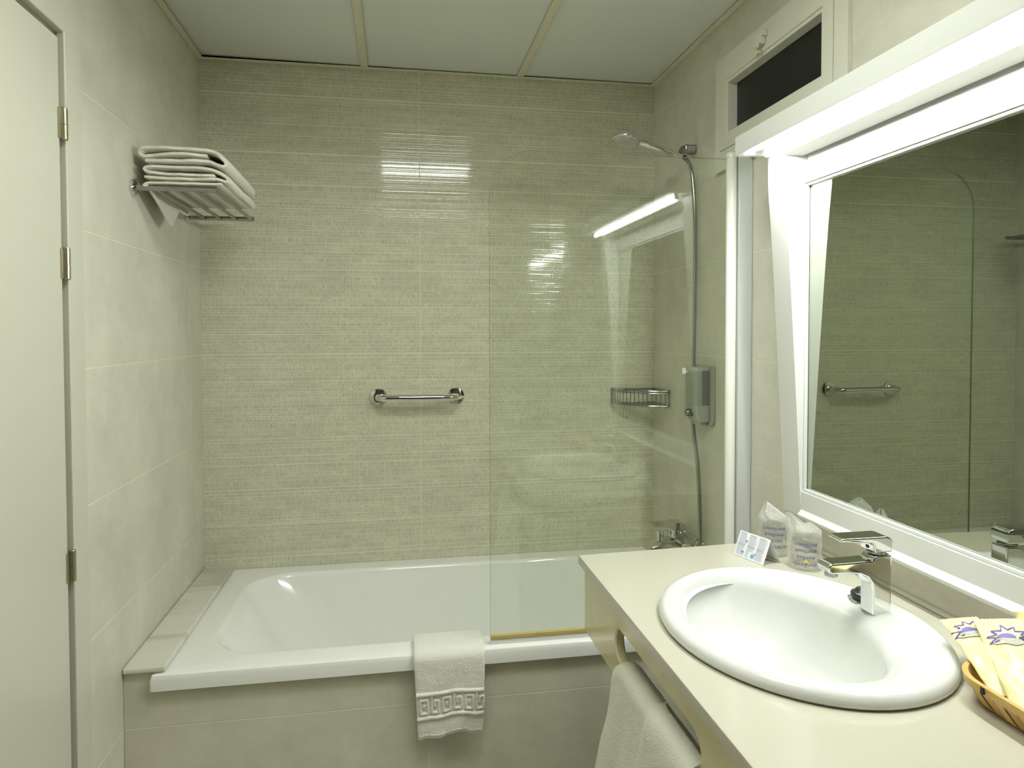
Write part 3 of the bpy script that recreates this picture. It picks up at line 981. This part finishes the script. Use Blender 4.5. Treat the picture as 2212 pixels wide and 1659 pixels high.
# ------------------------------------------------------------------ soap dispenser
sd = thing('soap_dispenser', 'grey wall soap dispenser with smoked window and white key', 'soap dispenser', (0.97, 2.09, -0.31))
MB().prism([(2.026, -0.112), (2.154, -0.112), (2.154, -0.29), (2.142, -0.306), (2.038, -0.306), (2.026, -0.29)], lambda u, v, w: (w, u, v), XR - 0.010, XR - 0.0005, 0.0015).build('back_plate', 'grey_plastic', sd)
MB().prism([(XR - 0.0105, -0.116), (0.948, -0.116), (0.943, -0.124), (0.9425, -0.256), (0.956, -0.292), (XR - 0.0105, -0.292)], lambda u, v, w: (u, w, v), 2.046, 2.134, 0.0035, 3).build('body', 'grey_plastic', sd)
MB().rbox(0.962, XR - 0.011, 2.056, 2.124, -0.304, -0.291, 0.002).build('outlet', 'grey_plastic', sd)
MB().rbox(0.9620, 0.9865, 2.0440, 2.060, -0.238, -0.126, 0.003, 2).build('tank_window', 'smoke_plastic', sd)
MB().rbox(0.9405, 0.9615, 2.0445, 2.118, -0.236, -0.128, 0.003, 2).build('window_front', 'grey_clear', sd)  # front face of the same window, its pale reflection put into the colour
MB().lathe((0.944, 2.090, -0.264), (-1, -0.12, 0), [(0.0125, -0.004), (0.0125, 0.014), (0.011, 0.017), (0, 0.0175)], 24).build('push_button', 'chrome_satin', sd)
MB().rbox(0.921, 0.934, 2.104, 2.108, -0.140, -0.120, 0.002).box(0.934, 0.9435, 2.1045, 2.1075, -0.134, -0.130).build('key', 'white_plastic', sd)

# ------------------------------------------------------------------ mirror unit
mu = thing('mirror_cabinet', 'white framed wall mirror with a lit canopy above the washbasin', 'mirror', (0.97, 1.1, -0.455))
my0, my1 = 0.607, 1.600                                    # outer ends
iy0, iy1 = 0.684, 1.523                                    # mirror opening
MT, MBOT = 0.357, -0.392
FX = 0.976                                                 # face of the flat rails
def cheek(z):                                              # front of the tapering side boards
    t = max(0, min(1, (0.36 - z) / 0.81))
    return 0.925 + 0.0515 * (t ** 0.85)
cz = [0.4345, 0.36, 0.28, 0.2, 0.1, 0.0, -0.1, -0.2, -0.3, -0.40, -0.4555]
def cheek_poly():
    return [(cheek(z), z) for z in cz] + [(XR - 0.001, -0.4555), (XR - 0.001, 0.4345)]
for a, b_ in ((iy1 + 0.0005, my1), (my0, iy0 - 0.0005)):
    MB().prism(cheek_poly(), lambda u, v, w: (u, w, v), a, b_, 0.0022, 2).build('side_board', 'white_laminate', mu, smooth=25)
MB().rbox(FX, XR - 0.001, iy0, iy1, MT, 0.410, 0.002).box(FX + 0.010, XR - 0.001, iy0, iy1, 0.4105, 0.4415).build('top_rail', 'white_laminate', mu)
MB().prism([(XR - 0.001, -0.4555), (0.968, -0.4555), (0.966, -0.448), (FX, -0.436), (FX, MBOT), (XR - 0.001, MBOT)], lambda u, v, w: (u, w, v), iy0, iy1, 0.0012, 2).build('bottom_rail', 'white_laminate', mu)
bead = MB()
for a, b_, c, d in ((iy0, iy1, MT - 0.0065, MT - 0.0002), (iy0, iy1, MBOT + 0.0002, MBOT + 0.0075), (iy0, iy0 + 0.0065, MBOT + 0.0075, MT - 0.0065), (iy1 - 0.0065, iy1, MBOT + 0.0075, MT - 0.0065)):
    bead.rbox(FX + 0.004, FX + 0.012, a, b_, c, d, 0.0018, 2)
bead.build('bead', 'white_laminate', mu)
MB().box(FX + 0.0125, XR - 0.001, iy0 + 0.001, iy1 - 0.001, MBOT + 0.001, MT - 0.001).build('mirror_glass', 'mirror_silver', mu, smooth=0)
CX0, CZ0, CZ1 = 0.836, 0.436, 0.4815
can = MB().rbox(CX0, XR - 0.001, my0, my1, CZ0 + 0.006, CZ1, 0.0015)
can.rbox(CX0, CX0 + 0.016, my0, my1, CZ0 - 0.001, CZ0 + 0.008, 0.001)
can.box(CX0 + 0.016, XR - 0.001, my0, my0 + 0.016, CZ0 - 0.001, CZ0 + 0.0061)
can.box(CX0 + 0.016, XR - 0.001, my1 - 0.016, my1, CZ0 - 0.001, CZ0 + 0.0061)
can = can.build('canopy', 'white_laminate', mu)
MB().rbox(0.910, 0.973, my0 + 0.079, my1 - 0.079, 0.4215, 0.4415, 0.003).build('batten', 'white_laminate', can)
for y in (0.652, 1.548):
    MB().rbox(0.8845, 0.8995, y - 0.004, y + 0.004, 0.4225, 0.4415, 0.0015).build('lamp_holder', 'white_plastic', can)
MB().lathe((0.892, 0.6565, 0.430), (0, 1, 0), [(0.0078, 0), (0.0078, 0.887)], 16).build('fluorescent_tube', 'tube_glow', can)

# ------------------------------------------------------------------ washstand: stone top with a slotted skirt
CT = -0.525
BX, BY, BA, BB = 0.690, 1.093, 0.228, 0.268                # basin outline
cv = thing('vanity_top', 'cream stone washstand top with a slotted front skirt', 'counter', (0.7, 0.9, CT - 0.17))
cyn = -0.05
def end_y(x):
    return 1.546 + (x - 0.42) * 0.050
N = 96
hole = [(BX + (BA - 0.03) * math.cos(2 * math.pi * k / N), BY + (BB - 0.03) * math.sin(2 * math.pi * k / N)) for k in range(N)]
def edge_hit(cx, cy, a):
    dx, dy = math.cos(a), math.sin(a)
    best = 9
    if dx > 1e-9:
        best = min(best, (XR - 0.001 - cx) / dx)
    if dx < -1e-9:
        best = min(best, (0.42 - cx) / dx)
    if dy < -1e-9:
        best = min(best, (cyn - cy) / dy)
    if dy > 1e-9:
        den = dy - 0.050 * dx
        if den > 1e-9:
            best = min(best, (1.546 + (cx - 0.42) * 0.050 - cy) / den)
    return (cx + dx * best, cy + dy * best)
angs = [2 * math.pi * k / N for k in range(N)]
corners = [(0.42, cyn), (XR - 0.001, cyn), (XR - 0.001, end_y(XR - 0.001)), (0.42, end_y(0.42))]
for c in corners:                                          # snap one ray to each corner
    a = math.atan2(c[1] - BY, c[0] - BX) % (2 * math.pi)
    k = min(range(N), key=lambda i: abs((angs[i] - a + math.pi) % (2 * math.pi) - math.pi))
    angs[k] = a
outer = [edge_hit(BX, BY, a) for a in angs]
def inset(p, d):
    return (min(max(p[0], 0.42 + d), XR - 0.001), max(min(p[1], end_y(p[0]) - d), cyn + d))
rings = [[(x, y, CT - 0.021) for x, y in hole], [inset(p, 0.0015) + (CT - 0.021,) for p in outer], [p + (CT - 0.0195,) for p in outer],
         [p + (CT - 0.003,) for p in outer], [inset(p, 0.0008) + (CT - 0.0009,) for p in outer], [inset(p, 0.003) + (CT,) for p in outer],
         [(x, y, CT) for x, y in hole], [(x, y, CT - 0.021) for x, y in hole]]
MB().loft(rings).build('worktop', 'counter_stone', cv, smooth=30)
MB().rbox(XR - 0.0150, XR - 0.001, cyn, end_y(XR) - 0.002, CT + 0.0003, CT + 0.006, 0.002).build('upstand', 'counter_stone', cv)
# skirt with slot: outline and slot stitched as two rings of equal count
SK0, SK1 = 0.4325, 0.4525
ST, SB = CT - 0.0215, -0.697
sy0, sy1, sz0, sz1 = 0.915, 1.312, -0.655, -0.588
def stadium(n=40):
    r = (sz1 - sz0) / 2
    pts = rounded(sy0, sy1, sz0, sz1, r * 0.98, n // 4 - 1)
    return pts
slot = stadium()
ey = end_y(SK0) - 0.012
cs = ((sy0 + sy1) / 2, (sz0 + sz1) / 2)
skr = []
for (u, v) in slot:
    # outline point in the direction of the slot point, in the sheared frame of the panel
    a = (u - cs[0]) / ((sy1 - sy0) / 2)
    b_ = (v - cs[1]) / ((sz1 - sz0) / 2)
    k = max(abs(a), abs(b_))
    a, b_ = a / k, b_ / k
    uu_ = cs[0] + (a * (ey - cs[0]) if a > 0 else a * (cs[0] - 0.06))
    vv_ = cs[1] + (b_ * (ST - cs[1]) if b_ > 0 else b_ * (cs[1] - SB))
    skr.append((uu_, vv_))
for c in ((ey, ST), (0.06, ST), (0.06, SB), (ey, SB)):
    k = min(range(len(skr)), key=lambda i: (skr[i][0] - c[0]) ** 2 + 20 * (skr[i][1] - c[1]) ** 2)
    skr[k] = c
P = lambda pts, x: [(x, u, v) for u, v in pts]
slot_in = [(cs[0] + (u - cs[0]) * 0.985, cs[1] + (v - cs[1]) * 0.93) for u, v in slot]
MB().loft([P(skr, SK0), P(slot, SK0), P(slot_in, SK0 + 0.003), P(slot_in, SK1 - 0.003), P(slot, SK1), P(skr, SK1), P(skr, SK0)]).build('skirt', 'skirt_stone', cv, smooth=30)
for y in (0.16, 1.47):
    MB().prism([(0.475, ST), (XR - 0.001, ST), (XR - 0.001, -0.76), (0.97, -0.76)], lambda u, v, w: (u, w, v), y - 0.01, y + 0.01, 0.002).build('bracket', 'skirt_stone', cv)

# ------------------------------------------------------------------ washbasin
def ell(cx, cy, a, b_, z, n=72):
    return [(cx + a * math.cos(2 * math.pi * k / n), cy + b_ * math.sin(2 * math.pi * k / n), z) for k in range(n)]
bs = thing('washbasin', 'oval white porcelain washbasin set into the stone top', 'washbasin', (BX, BY, CT))
z0 = CT + 0.0006
ICX, ICY, IA, IB = 0.660, 1.104, 0.148, 0.212            # mouth of the bowl
rings = [ell(BX, BY, BA - 0.05, BB - 0.05, z0 + 0.0005), ell(BX, BY, BA - 0.004, BB - 0.004, z0 + 0.0002), ell(BX, BY, BA, BB, z0 + 0.004), ell(BX, BY, BA, BB, z0 + 0.009),
         ell(BX, BY, BA - 0.0035, BB - 0.0035, z0 + 0.0160), ell(BX, BY, BA - 0.0095, BB - 0.0080, z0 + 0.0203)]
for k in range(11):                                        # roll over from the rim into the bowl
    t = k / 10
    rings.append(ell(BX + (ICX - BX) * t, BY + (ICY - BY) * t, BA - 0.018 + (IA - BA + 0.018) * t, BB - 0.014 + (IB - BB + 0.014) * t, z0 + 0.0218 - 0.020 * t ** 4))
for k_, dz_, sx_ in ((0.985, -0.008, 0.0), (0.962, -0.022, 0.001), (0.92, -0.042, 0.003), (0.84, -0.070, 0.006), (0.72, -0.095, 0.011), (0.55, -0.113, 0.016), (0.34, -0.123, 0.021)):
    rings.append(ell(ICX + sx_, ICY, IA * k_, IB * k_, z0 + dz_))
rings.append(ell(ICX + 0.024, ICY, 0.022, 0.022, z0 - 0.1265))
MB().loft(rings, cap1=True).build('bowl', 'porcelain', bs, smooth=60)
MB().lathe((ICX + 0.024, ICY, z0 - 0.1270), (0, 0, 1), [(0.031, 0), (0.031, 0.002), (0.028, 0.0035), (0.021, 0.002), (0.0205, 0.0006)], 32).build('drain', 'chrome', bs)

# basin tap
FZ = z0 + 0.0165
tp = thing('basin_tap', 'chrome single-lever basin tap on the back of the basin rim', 'tap', (0.853, 1.098, FZ))
fxz = lambda u, v, w: (u, w, v)
q = 0.0
MB().prism([(0.8700, FZ), (0.8700, -0.3985), (0.8375, -0.4000), (0.8315, -0.4080), (0.7650, -0.4090), (0.7510, -0.4095), (0.7455, -0.4140), (0.7462, -0.4240), (0.7525, -0.4280), (0.785, -0.4285), (0.808, -0.4310), (0.823, -0.4380), (0.831, -0.4490), (0.8335, -0.4650), (0.8335, FZ)], fxz, 1.0785, 1.1145, 0.0035, 3).build('body', 'chrome', tp, smooth=40)
MB().lathe((0.7625, 1.0965, -0.4360), (0, 0, 1), [(0.0105, 0), (0.0115, 0.002), (0.0115, 0.0085)], 24).build('aerator', 'chrome_satin', tp)
MB().lathe((0.8515, 1.0965, -0.3985), (0, 0, 1), [(0.0165, 0), (0.0165, 0.0035)], 28).build('cartridge', 'chrome_satin', tp)
MB().prism([(0.8690, -0.3935), (0.8700, -0.3740), (0.8650, -0.3675), (0.8550, -0.3650), (0.7720, -0.3650), (0.7665, -0.3670), (0.7700, -0.3715), (0.8000, -0.3745), (0.8280, -0.3765), (0.8335, -0.3800), (0.8345, -0.3935)], fxz, 1.0765, 1.1165, 0.0035, 3).build('lever', 'chrome', tp, smooth=40)
MB().rbox(0.8325, 0.8345, 1.0930, 1.1000, -0.3895, -0.3840, 0.0008).build('mark', 'ink_black', tp)

# stopper lying by the tap, with its ball chain
pl = thing('basin_plug', 'black rubber plug with a ball chain behind the tap', 'plug', (0.862, 1.142, FZ))
MB().lathe((0.860, 1.143, FZ + 0.0045), (0.10, -0.05, 1), [(0.0, 0.0), (0.018, 0.0), (0.0205, 0.004), (0.0215, 0.010), (0.0205, 0.0125), (0.016, 0.0145), (0.012, 0.0205), (0.0, 0.0215)], 28).build('stopper', 'dark_rubber', pl)
ch = MB()
for k in range(52):
    a = k * 0.155 + 2.0
    r = 0.0225 + 0.0012 * math.sin(k * 0.9)
    lvl = FZ + 0.0028 + (0.0035 if k > 26 else 0)
    c = Vector((0.860 + r * math.cos(a), 1.143 + r * math.sin(a), lvl))
    ch.lathe(c, (0, 0, 1), [(0.0, -0.0015), (0.0011, -0.0009), (0.0015, 0), (0.0011, 0.0009), (0, 0.0015)], 7)
ch.build('ball_chain', 'chrome', pl)

# ------------------------------------------------------------------ tumblers in printed plastic bags
def text_mesh(body, size):
    cu = bpy.data.curves.new('lettering', 'FONT')
    cu.body = body
    cu.size = size
    cu.align_x = 'CENTER'
    cu.resolution_u = 2
    to = bpy.data.objects.new('lettering', cu)
    COL.objects.link(to)
    dg = bpy.context.evaluated_depsgraph_get()
    me = bpy.data.meshes.new_from_object(to.evaluated_get(dg))
    vs = [v.co.copy() for v in me.vertices]
    fs = [tuple(p.vertices) for p in me.polygons]
    bpy.data.objects.remove(to)
    bpy.data.curves.remove(cu)
    bpy.data.meshes.remove(me)
    return vs, fs

def tumbler(x, y, label, words, seed, turn, h=0.083, logo=False):
    g = thing('tumbler', label, 'glass', (x, y, CT), 'wrapped tumblers by the mirror')
    zb = CT + 0.0012
    outer_ = [(0.0305, 0), (0.0312, 0.002), (0.0305, 0.03), (0.0285, 0.06), (0.0262, h - 0.006), (0.0235, h - 0.001), (0.018, h)]
    inner_ = [(0.0, h - 0.010), (0.020, h - 0.011), (0.0245, h - 0.016), (0.0268, 0.06), (0.0288, 0.03), (0.0297, 0.0005)]
    MB().lathe((x, y, zb), (0, 0, 1), inner_[:0] + [(0.0, h)] + outer_[::-1] + inner_[::-1], 40).build('glass_body', 'tumbler_glass', g, smooth=50, recalc=False)
    # bag: a loose crumpled sleeve, pinched to a flap at the top
    rings_ = []
    n = 56
    for j in range(19):
        v = j / 18
        z = zb + 0.0006 + (h + 0.026) * v
        lim = (h + 0.002) / (h + 0.026)
        k = 0 if v < lim else (v - lim) / (1 - lim)
        base_r = 0.0345 - 0.0035 * v
        ring = []
        for i in range(n):
            a = 2 * math.pi * i / n
            nn = noise.noise((math.cos(a) * 1.9 + seed, math.sin(a) * 1.9, v * 3.2)) * 0.0045 + abs(noise.noise((math.cos(a) * 4 + seed, math.sin(a) * 4, v * 6 + 3))) * 0.004
            r = base_r + nn * (0.4 + v)
            px, py = r * math.cos(a), r * math.sin(a)
            ca, sa = math.cos(turn), math.sin(turn)
            along = px * ca + py * sa
            across = -px * sa + py * ca
            across *= (1 - 0.93 * k)
            along *= (1 - 0.28 * k)
            lean = 0.012 * k
            zz = z + 0.010 * k * math.sin(3 * along / 0.03 + seed)
            ring.append((x + along * ca - across * sa - lean, y + along * sa + across * ca + lean, zz if v > 0 else z))
        rings_.append(ring)
    bag = MB().loft(rings_).build('bag', 'bag_film', g, smooth=70)
    # printing runs upside down round the sleeve, facing the room
    face = math.atan2(-y, -x) + 0.05
    ink = MB()
    for li, (wd, hgt) in enumerate(words):
        vs, fs = text_mesh(wd, 0.0118)
        out = []
        for p in vs:
            s = -p.x                                        # turned half round
            zz = hgt - p.y
            a = face + s / 0.038
            out.append((x + 0.0395 * math.cos(a), y + 0.0395 * math.sin(a), zb + zz))
        ink.add(out, fs)
    ink.build('lettering', 'ink_navy', bag, smooth=0, recalc=False)
    if logo:
        for mat, rr, zz, sx in (('ink_yellow', 0.0055, 0.022, 0.0), ('ink_red', 0.0032, 0.0175, 0.001)):
            mb = MB()
            vs = []
            for k in range(10):
                a = 2 * math.pi * k / 10
                r = rr * (1 if k % 2 == 0 else 0.5)
                aa = face + (sx + r * math.cos(a)) / 0.0392
                vs.append((x + 0.0393 * math.cos(aa), y + 0.0393 * math.sin(aa), zb + zz + r * math.sin(a)))
            mb.add(vs, [tuple(range(10))])
            mb.build('printed_star', mat, bag, smooth=0, recalc=False)
    return g
tumbler(0.878, 1.480, 'wrapped upturned tumbler behind the tent card, nearer the shower screen', [('sterilisiert', 0.070), ('sterilised', 0.056), ('stérilisé', 0.042), ('esterilizado', 0.028)], 1.7, 0.9)
tumbler(0.896, 1.381, 'wrapped upturned tumbler nearest the tap', [('sterilisiert', 0.062), ('sterilised', 0.048), ('stérilisé', 0.034), ('esterilizado', 0.018)], 6.1, 2.3, h=0.080, logo=True)

# ------------------------------------------------------------------ tent card
tc = thing('tent_card', 'small white folded notice card printed in blue beside the glasses', 'card', (0.82, 1.44, CT))
Afar, Anear = Vector((0.7795, 1.487, CT + 0.0008)), Vector((0.8065, 1.401, CT + 0.0008))
along = (Anear - Afar)
ridge = Vector((0.0225, 0.0065, 0.0545))
back = Vector((0.050, 0.010, 0.0))
nf = along.cross(ridge).normalized()
if nf.x > 0:
    nf = -nf
def leaf(a, b_, c, d, n):
    t = 0.0004
    vs = [a, b_, c, d, a - n * t, b_ - n * t, c - n * t, d - n * t]
    return MB().add(vs, [(0, 1, 2, 3), (7, 6, 5, 4), (0, 4, 5, 1), (1, 5, 6, 2), (2, 6, 7, 3), (3, 7, 4, 0)])
front = leaf(Afar, Anear, Anear + ridge, Afar + ridge, nf).build('front_leaf', 'paper', tc, smooth=0)
nbk = along.cross(back - ridge).normalized()
leaf(Afar + back, Anear + back, Anear + ridge, Afar + ridge, nbk if nbk.x > 0 else -nbk).build('back_leaf', 'paper', tc, smooth=0)
rnd = random.Random(4)
pb, pd = MB(), MB()
def cardq(mb, u0, u1, v0, v1):
    f = lambda u, v: Afar + along * u + ridge * v + nf * 0.0005
    mb.add([f(u0, v0), f(u1, v0), f(u1, v1), f(u0, v1)], [(0, 1, 2, 3)])
for cidx in range(3):
    u0 = 0.05 + cidx * 0.315
    v = 0.93
    row = 0
    while v > 0.06:
        w = 0.20 if row == 0 else 0.27 * rnd.uniform(0.75, 1.0)
        skip = (cidx == 1 and v < 0.30) and True
        head = row in (0, 9, 10)
        cardq(pd if head else pb, u0, u0 + (w if not skip else 0.10), v - (0.014 if head else 0.0085), v)
        v -= 0.046
        row += 1
pb.build('small_print', 'print_blue', front, smooth=0, recalc=False)['kind'] = 'stuff'
pd.build('headings', 'print_dark', front, smooth=0, recalc=False)['kind'] = 'stuff'
f = lambda u, v: Afar + along * u + ridge * v + nf * 0.0006
for cu_, cv_, ru, rv in ((0.60, 0.17, 0.055, 0.085), (0.66, 0.27, 0.02, 0.05), (0.30, 0.66, 0.04, 0.04), (0.27, 0.22, 0.05, 0.05)):
    MB().add([f(cu_ + ru * math.cos(2 * math.pi * k / 18), cv_ + rv * math.sin(2 * math.pi * k / 18)) for k in range(18)], [tuple(range(18))]).build('blue_emblem', 'print_light_blue', front, smooth=0, recalc=False)

# ------------------------------------------------------------------ hand towel through the skirt slot
ht = thing('hand_towel', 'white hand towel hung through the slot of the washstand skirt', 'towel', (0.44, 1.12, -1.2))
def hand_path(out_x, top, low):
    return path_fn(smooth_path([(0.470, 0, -0.96), (0.468, 0, -0.80), (0.466, 0, -0.685), (0.459, 0, top - 0.006), (0.4425, 0, top), (0.426, 0, top - 0.008), (out_x + 0.004, 0, top - 0.045), (out_x, 0, -0.80), (out_x - 0.012, 0, -1.0), (out_x - 0.016, 0, low)], 8))
hp1 = hand_path(0.4185, -0.6445, -1.17)
def ht1(s, t):
    p = hp1(t)
    fall = max(0, (-0.645 - p.z)) / 0.52
    q_ = max(0.0, min(1.0, (t - 0.40) / 0.22))
    outer_side = q_ * q_ * (3 - 2 * q_)
    yl = 1.296 + 0.105 * min(1, fall * 1.3) * outer_side - 0.012 * math.exp(-((p.z + 0.645) / 0.02) ** 2)
    y = yl + (0.921 - yl) * s
    edge_drop = 0.016 * math.exp(-(s / 0.06) ** 2)
    w = outer_side * min(1, fall * 2.2) * (0.010 * math.sin(9 * s + 0.6) + 0.004 * math.sin(23 * s + 3 * p.z))
    return (p.x - abs(w) * 0.8 + 0.001 * noise.noise((s * 12, t * 12, 2)), y, p.z - edge_drop)
MB().sheet(ht1, 40, 76, 0.011).build('cloth', 'terry_hand', ht, smooth=60)
hp2 = path_fn(smooth_path([(0.4435, 0, -0.632), (0.424, 0, -0.638), (0.4115, 0, -0.662), (0.406, 0, -0.74), (0.397, 0, -0.9), (0.390, 0, -1.16)], 8))
def ht2(s, t):
    p = hp2(t)
    fall = max(0, (-0.64 - p.z)) / 0.52
    yl = 1.098 + 0.145 * fall
    y = yl + (0.921 - yl) * s
    roll_ = 0.012 * math.exp(-(s / 0.10) ** 2)
    return (p.x + roll_ - min(1, 2 * fall) * 0.004 * math.sin(8 * s), y, p.z - 0.006 * math.exp(-(s / 0.08) ** 2))
MB().sheet(ht2, 24, 56, 0.011).build('folded_end', 'terry_hand', ht, smooth=60)

# ------------------------------------------------------------------ basket of sachets
bk = thing('sachet_basket', 'small woven wood basket on the washstand holding yellow sachets', 'basket', (0.875, 0.72, CT))
def bask(z, grow):
    out = []
    for x_, y_ in rounded(0.806 - grow, 0.936 + grow * 0.4, 0.560 - grow, 0.848 + grow, 0.040 + grow, 8):
        out.append((x_, y_, z))
    return out
ins = lambda ring, d: [(0.871 + (x_ - 0.871) * (1 - d / 0.055), 0.704 + (y_ - 0.704) * (1 - d / 0.144), z_) for x_, y_, z_ in ring]
hB = 0.040
lv = [(CT + 0.0012, 0.0), (CT + 0.014, 0.006), (CT + 0.028, 0.013), (CT + hB, 0.018)]
o_r = [bask(z, g) for z, g in lv]
i_r = [ins(r, 0.0022) for r in o_r]
i_r[0] = [(x_, y_, z_ + 0.002) for x_, y_, z_ in i_r[0]]
MB().loft(o_r + i_r[::-1], cap0=True, cap1=True).build('woven_wall', 'wicker', bk, smooth=40)
for z, g, hh in ((CT + hB - 0.001, 0.0185, 0.010),):
    a_ = bask(z - hh, g - 0.001)
    b2 = bask(z + 0.002, g + 0.0012)
    a_o = [(0.871 + (x_ - 0.871) * 1.03, 0.704 + (y_ - 0.704) * 1.012, z_) for x_, y_, z_ in a_]
    b_o = [(0.871 + (x_ - 0.871) * 1.03, 0.704 + (y_ - 0.704) * 1.012, z_) for x_, y_, z_ in b2]
    MB().loft([ins(a_, 0.003), a_o, b_o, ins(b2, 0.003), ins(a_, 0.003)]).build('rim_band', 'wicker', bk, smooth=40)
rg = [bask(CT + 0.0315, 0.0145), bask(CT + 0.020, 0.0098), bask(CT + 0.003, 0.0014)]
def around(ring_, n):
    f_ = path_fn([Vector(p) for p in ring_] + [Vector(ring_[0])])
    return [f_(k / n) for k in range(n)]
NS = 44
rg = [around(r_, NS * 4) for r_ in rg]
def push(p, d_):
    c_ = Vector((0.871, 0.704, p.z))
    return p + (p - c_).normalized() * d_
for k in range(NS):                                         # upright splints, woven over one band
    lift = (0.0022, 0.0010)[k % 2]
    a_, b2 = k * 4, k * 4 + 3
    vs = []
    for w_ in (lift, lift - 0.0009):
        for r_ in rg:
            vs += [push(r_[a_], w_), push(r_[b2], w_)]
    MB().add(vs, [(0, 1, 3, 2), (2, 3, 5, 4), (6, 8, 9, 7), (8, 10, 11, 9), (0, 2, 8, 6), (2, 4, 10, 8), (1, 7, 9, 3), (3, 9, 11, 5), (0, 6, 7, 1), (4, 5, 11, 10)]).build('splint', 'wicker' if k % 3 else 'wicker_pale', bk, smooth=0)
MB().rbox(0.7820, 0.7860, 0.795, 0.8005, CT + 0.031, CT + 0.0405, 0.0008).build('staple', 'ink_black', bk)

def sachet(c, direc, normal, L, W, label, emblem=True, seed=0.0, bulge=0.017):
    """flat sealed pouch: c centre of its serrated end, direc runs along it"""
    d = Vector(direc).normalized()
    n = Vector(normal)
    n = (n - d * n.dot(d)).normalized()
    sd_ = d.cross(n).normalized()
    s_ = thing('sachet', label, 'sachet', (c[0], c[1], CT + 0.03), 'yellow sachets in the basket')
    c = Vector(c)
    nu, nv = 26, 44
    def surf(u, v, side):
        e = max(0, min(v / 0.16, (1 - v) / 0.16, 1))
        prof = math.sin(math.pi * min(1, max(0, u))) ** 0.6 * (e ** 0.8)
        wr = 0.0045 * noise.noise((u * 2.5 + seed, v * 7, side)) + 0.0022 * noise.noise((u * 4 + seed, v * 10, side * 2))
        bend = 0.010 * math.sin(v * 2.2 + seed) - 0.010 * math.sin(seed)
        zig = 0.0030 * abs(((u * 26) % 2) - 1) if v <= 0 else 0
        return c + d * (v * L + zig) + sd_ * ((u - 0.5) * W) + n * (side * bulge * prof * 0.55 + wr * e + side * 0.0004 + bend)
    mb = MB()
    nu = 52
    vs, fs = [], []
    Wd = nv + 1
    for side in (1, -1):
        for i in range(nu + 1):
            for j in range(Wd):
                vs.append(surf(i / nu, j / nv, side))
    M_ = (nu + 1) * Wd
    for i in range(nu):
        for j in range(nv):
            a, b_, cc, dd = i * Wd + j, (i + 1) * Wd + j, (i + 1) * Wd + j + 1, i * Wd + j + 1
            fs.append((a, b_, cc, dd))
            fs.append((M_ + dd, M_ + cc, M_ + b_, M_ + a))
    for i in range(nu):
        fs.append((i * Wd, M_ + i * Wd, M_ + (i + 1) * Wd, (i + 1) * Wd))
        fs.append(((i + 1) * Wd + nv, M_ + (i + 1) * Wd + nv, M_ + i * Wd + nv, i * Wd + nv))
    for j in range(nv):
        fs.append((j + 1, M_ + j + 1, M_ + j, j))
        fs.append((nu * Wd + j, M_ + nu * Wd + j, M_ + nu * Wd + j + 1, nu * Wd + j + 1))
    mb.add(vs, fs)
    body = mb.build('pouch', 'sachet_film', s_, smooth=50)
    if emblem:
        def on(a, b_):                                      # local emblem frame in metres: a across, b_ along
            u, v = emblem_u + a / W, emblem_v + b_ / L
            return surf(u, v, 1) + n * 0.0013
        emblem_u, emblem_v = 0.50, 0.30
        star = []
        K = 7
        for k in range(2 * K + 1):
            ang = math.radians(195 - 230 * k / (2 * K))
            r = 0.0225 if k % 2 else 0.0125
            star.append((r * 1.25 * math.cos(ang), -r * math.sin(ang)))
        zz = MB()
        for (a1, b1), (a2, b2) in zip(star, star[1:]):
            dx, dy = a2 - a1, b2 - b1
            ln = math.hypot(dx, dy)
            px, py = -dy / ln * 0.0009, dx / ln * 0.0009
            zz.add([on(a1 + px, b1 + py), on(a2 + px, b2 + py), on(a2 - px, b2 - py), on(a1 - px, b1 - py)], [(0, 1, 2, 3)])
        zz.build('star_outline', 'ink_purple', body, smooth=0, recalc=False)
        def disc(name, mat, ca, cb, ra, rb, a0=0, a1=360, lift=0):
            pts = [on(ca + ra * math.cos(math.radians(a0 + (a1 - a0) * k / 24)), cb + rb * math.sin(math.radians(a0 + (a1 - a0) * k / 24))) + n * lift for k in range(25)]
            mid = on(ca, cb) + n * lift
            MB().add(pts + [mid], [(k, k + 1, 25) for k in range(24)]).build(name, mat, body, smooth=0, recalc=False)
        disc('grey_oval', 'ink_grey', 0.003, 0.0085, 0.0190, 0.0068)  # printed grey oval of the emblem
        disc('purple_dome', 'ink_purple', 0.0035, 0.002, 0.0120, 0.0080, 180, 360, 0.0003)
        disc('dark_flash', 'ink_black', -0.0165, 0.0025, 0.0058, 0.0026, 0, 360, 0.0003)
    return s_
sachet((0.8870, 0.9520, CT + 0.0640), (-0.36, -0.92, -0.17), (-0.20, 0.0, 0.97), 0.185, 0.055, 'pale yellow sachet leaning over the basket end next to the basin', seed=0.4)
sachet((0.9030, 0.8940, CT + 0.0860), (-0.50, -0.86, -0.17), (-0.20, 0.0, 0.97), 0.19, 0.066, 'pale yellow sachet with serrated end lying on top of the others in front', seed=2.1)
sachet((0.9320, 0.8650, CT + 0.1080), (-0.02, -0.35, -0.92), (-0.97, -0.15, 0.1), 0.115, 0.056, 'yellow sachet standing upright behind the others, nearest the mirror', seed=4.4)
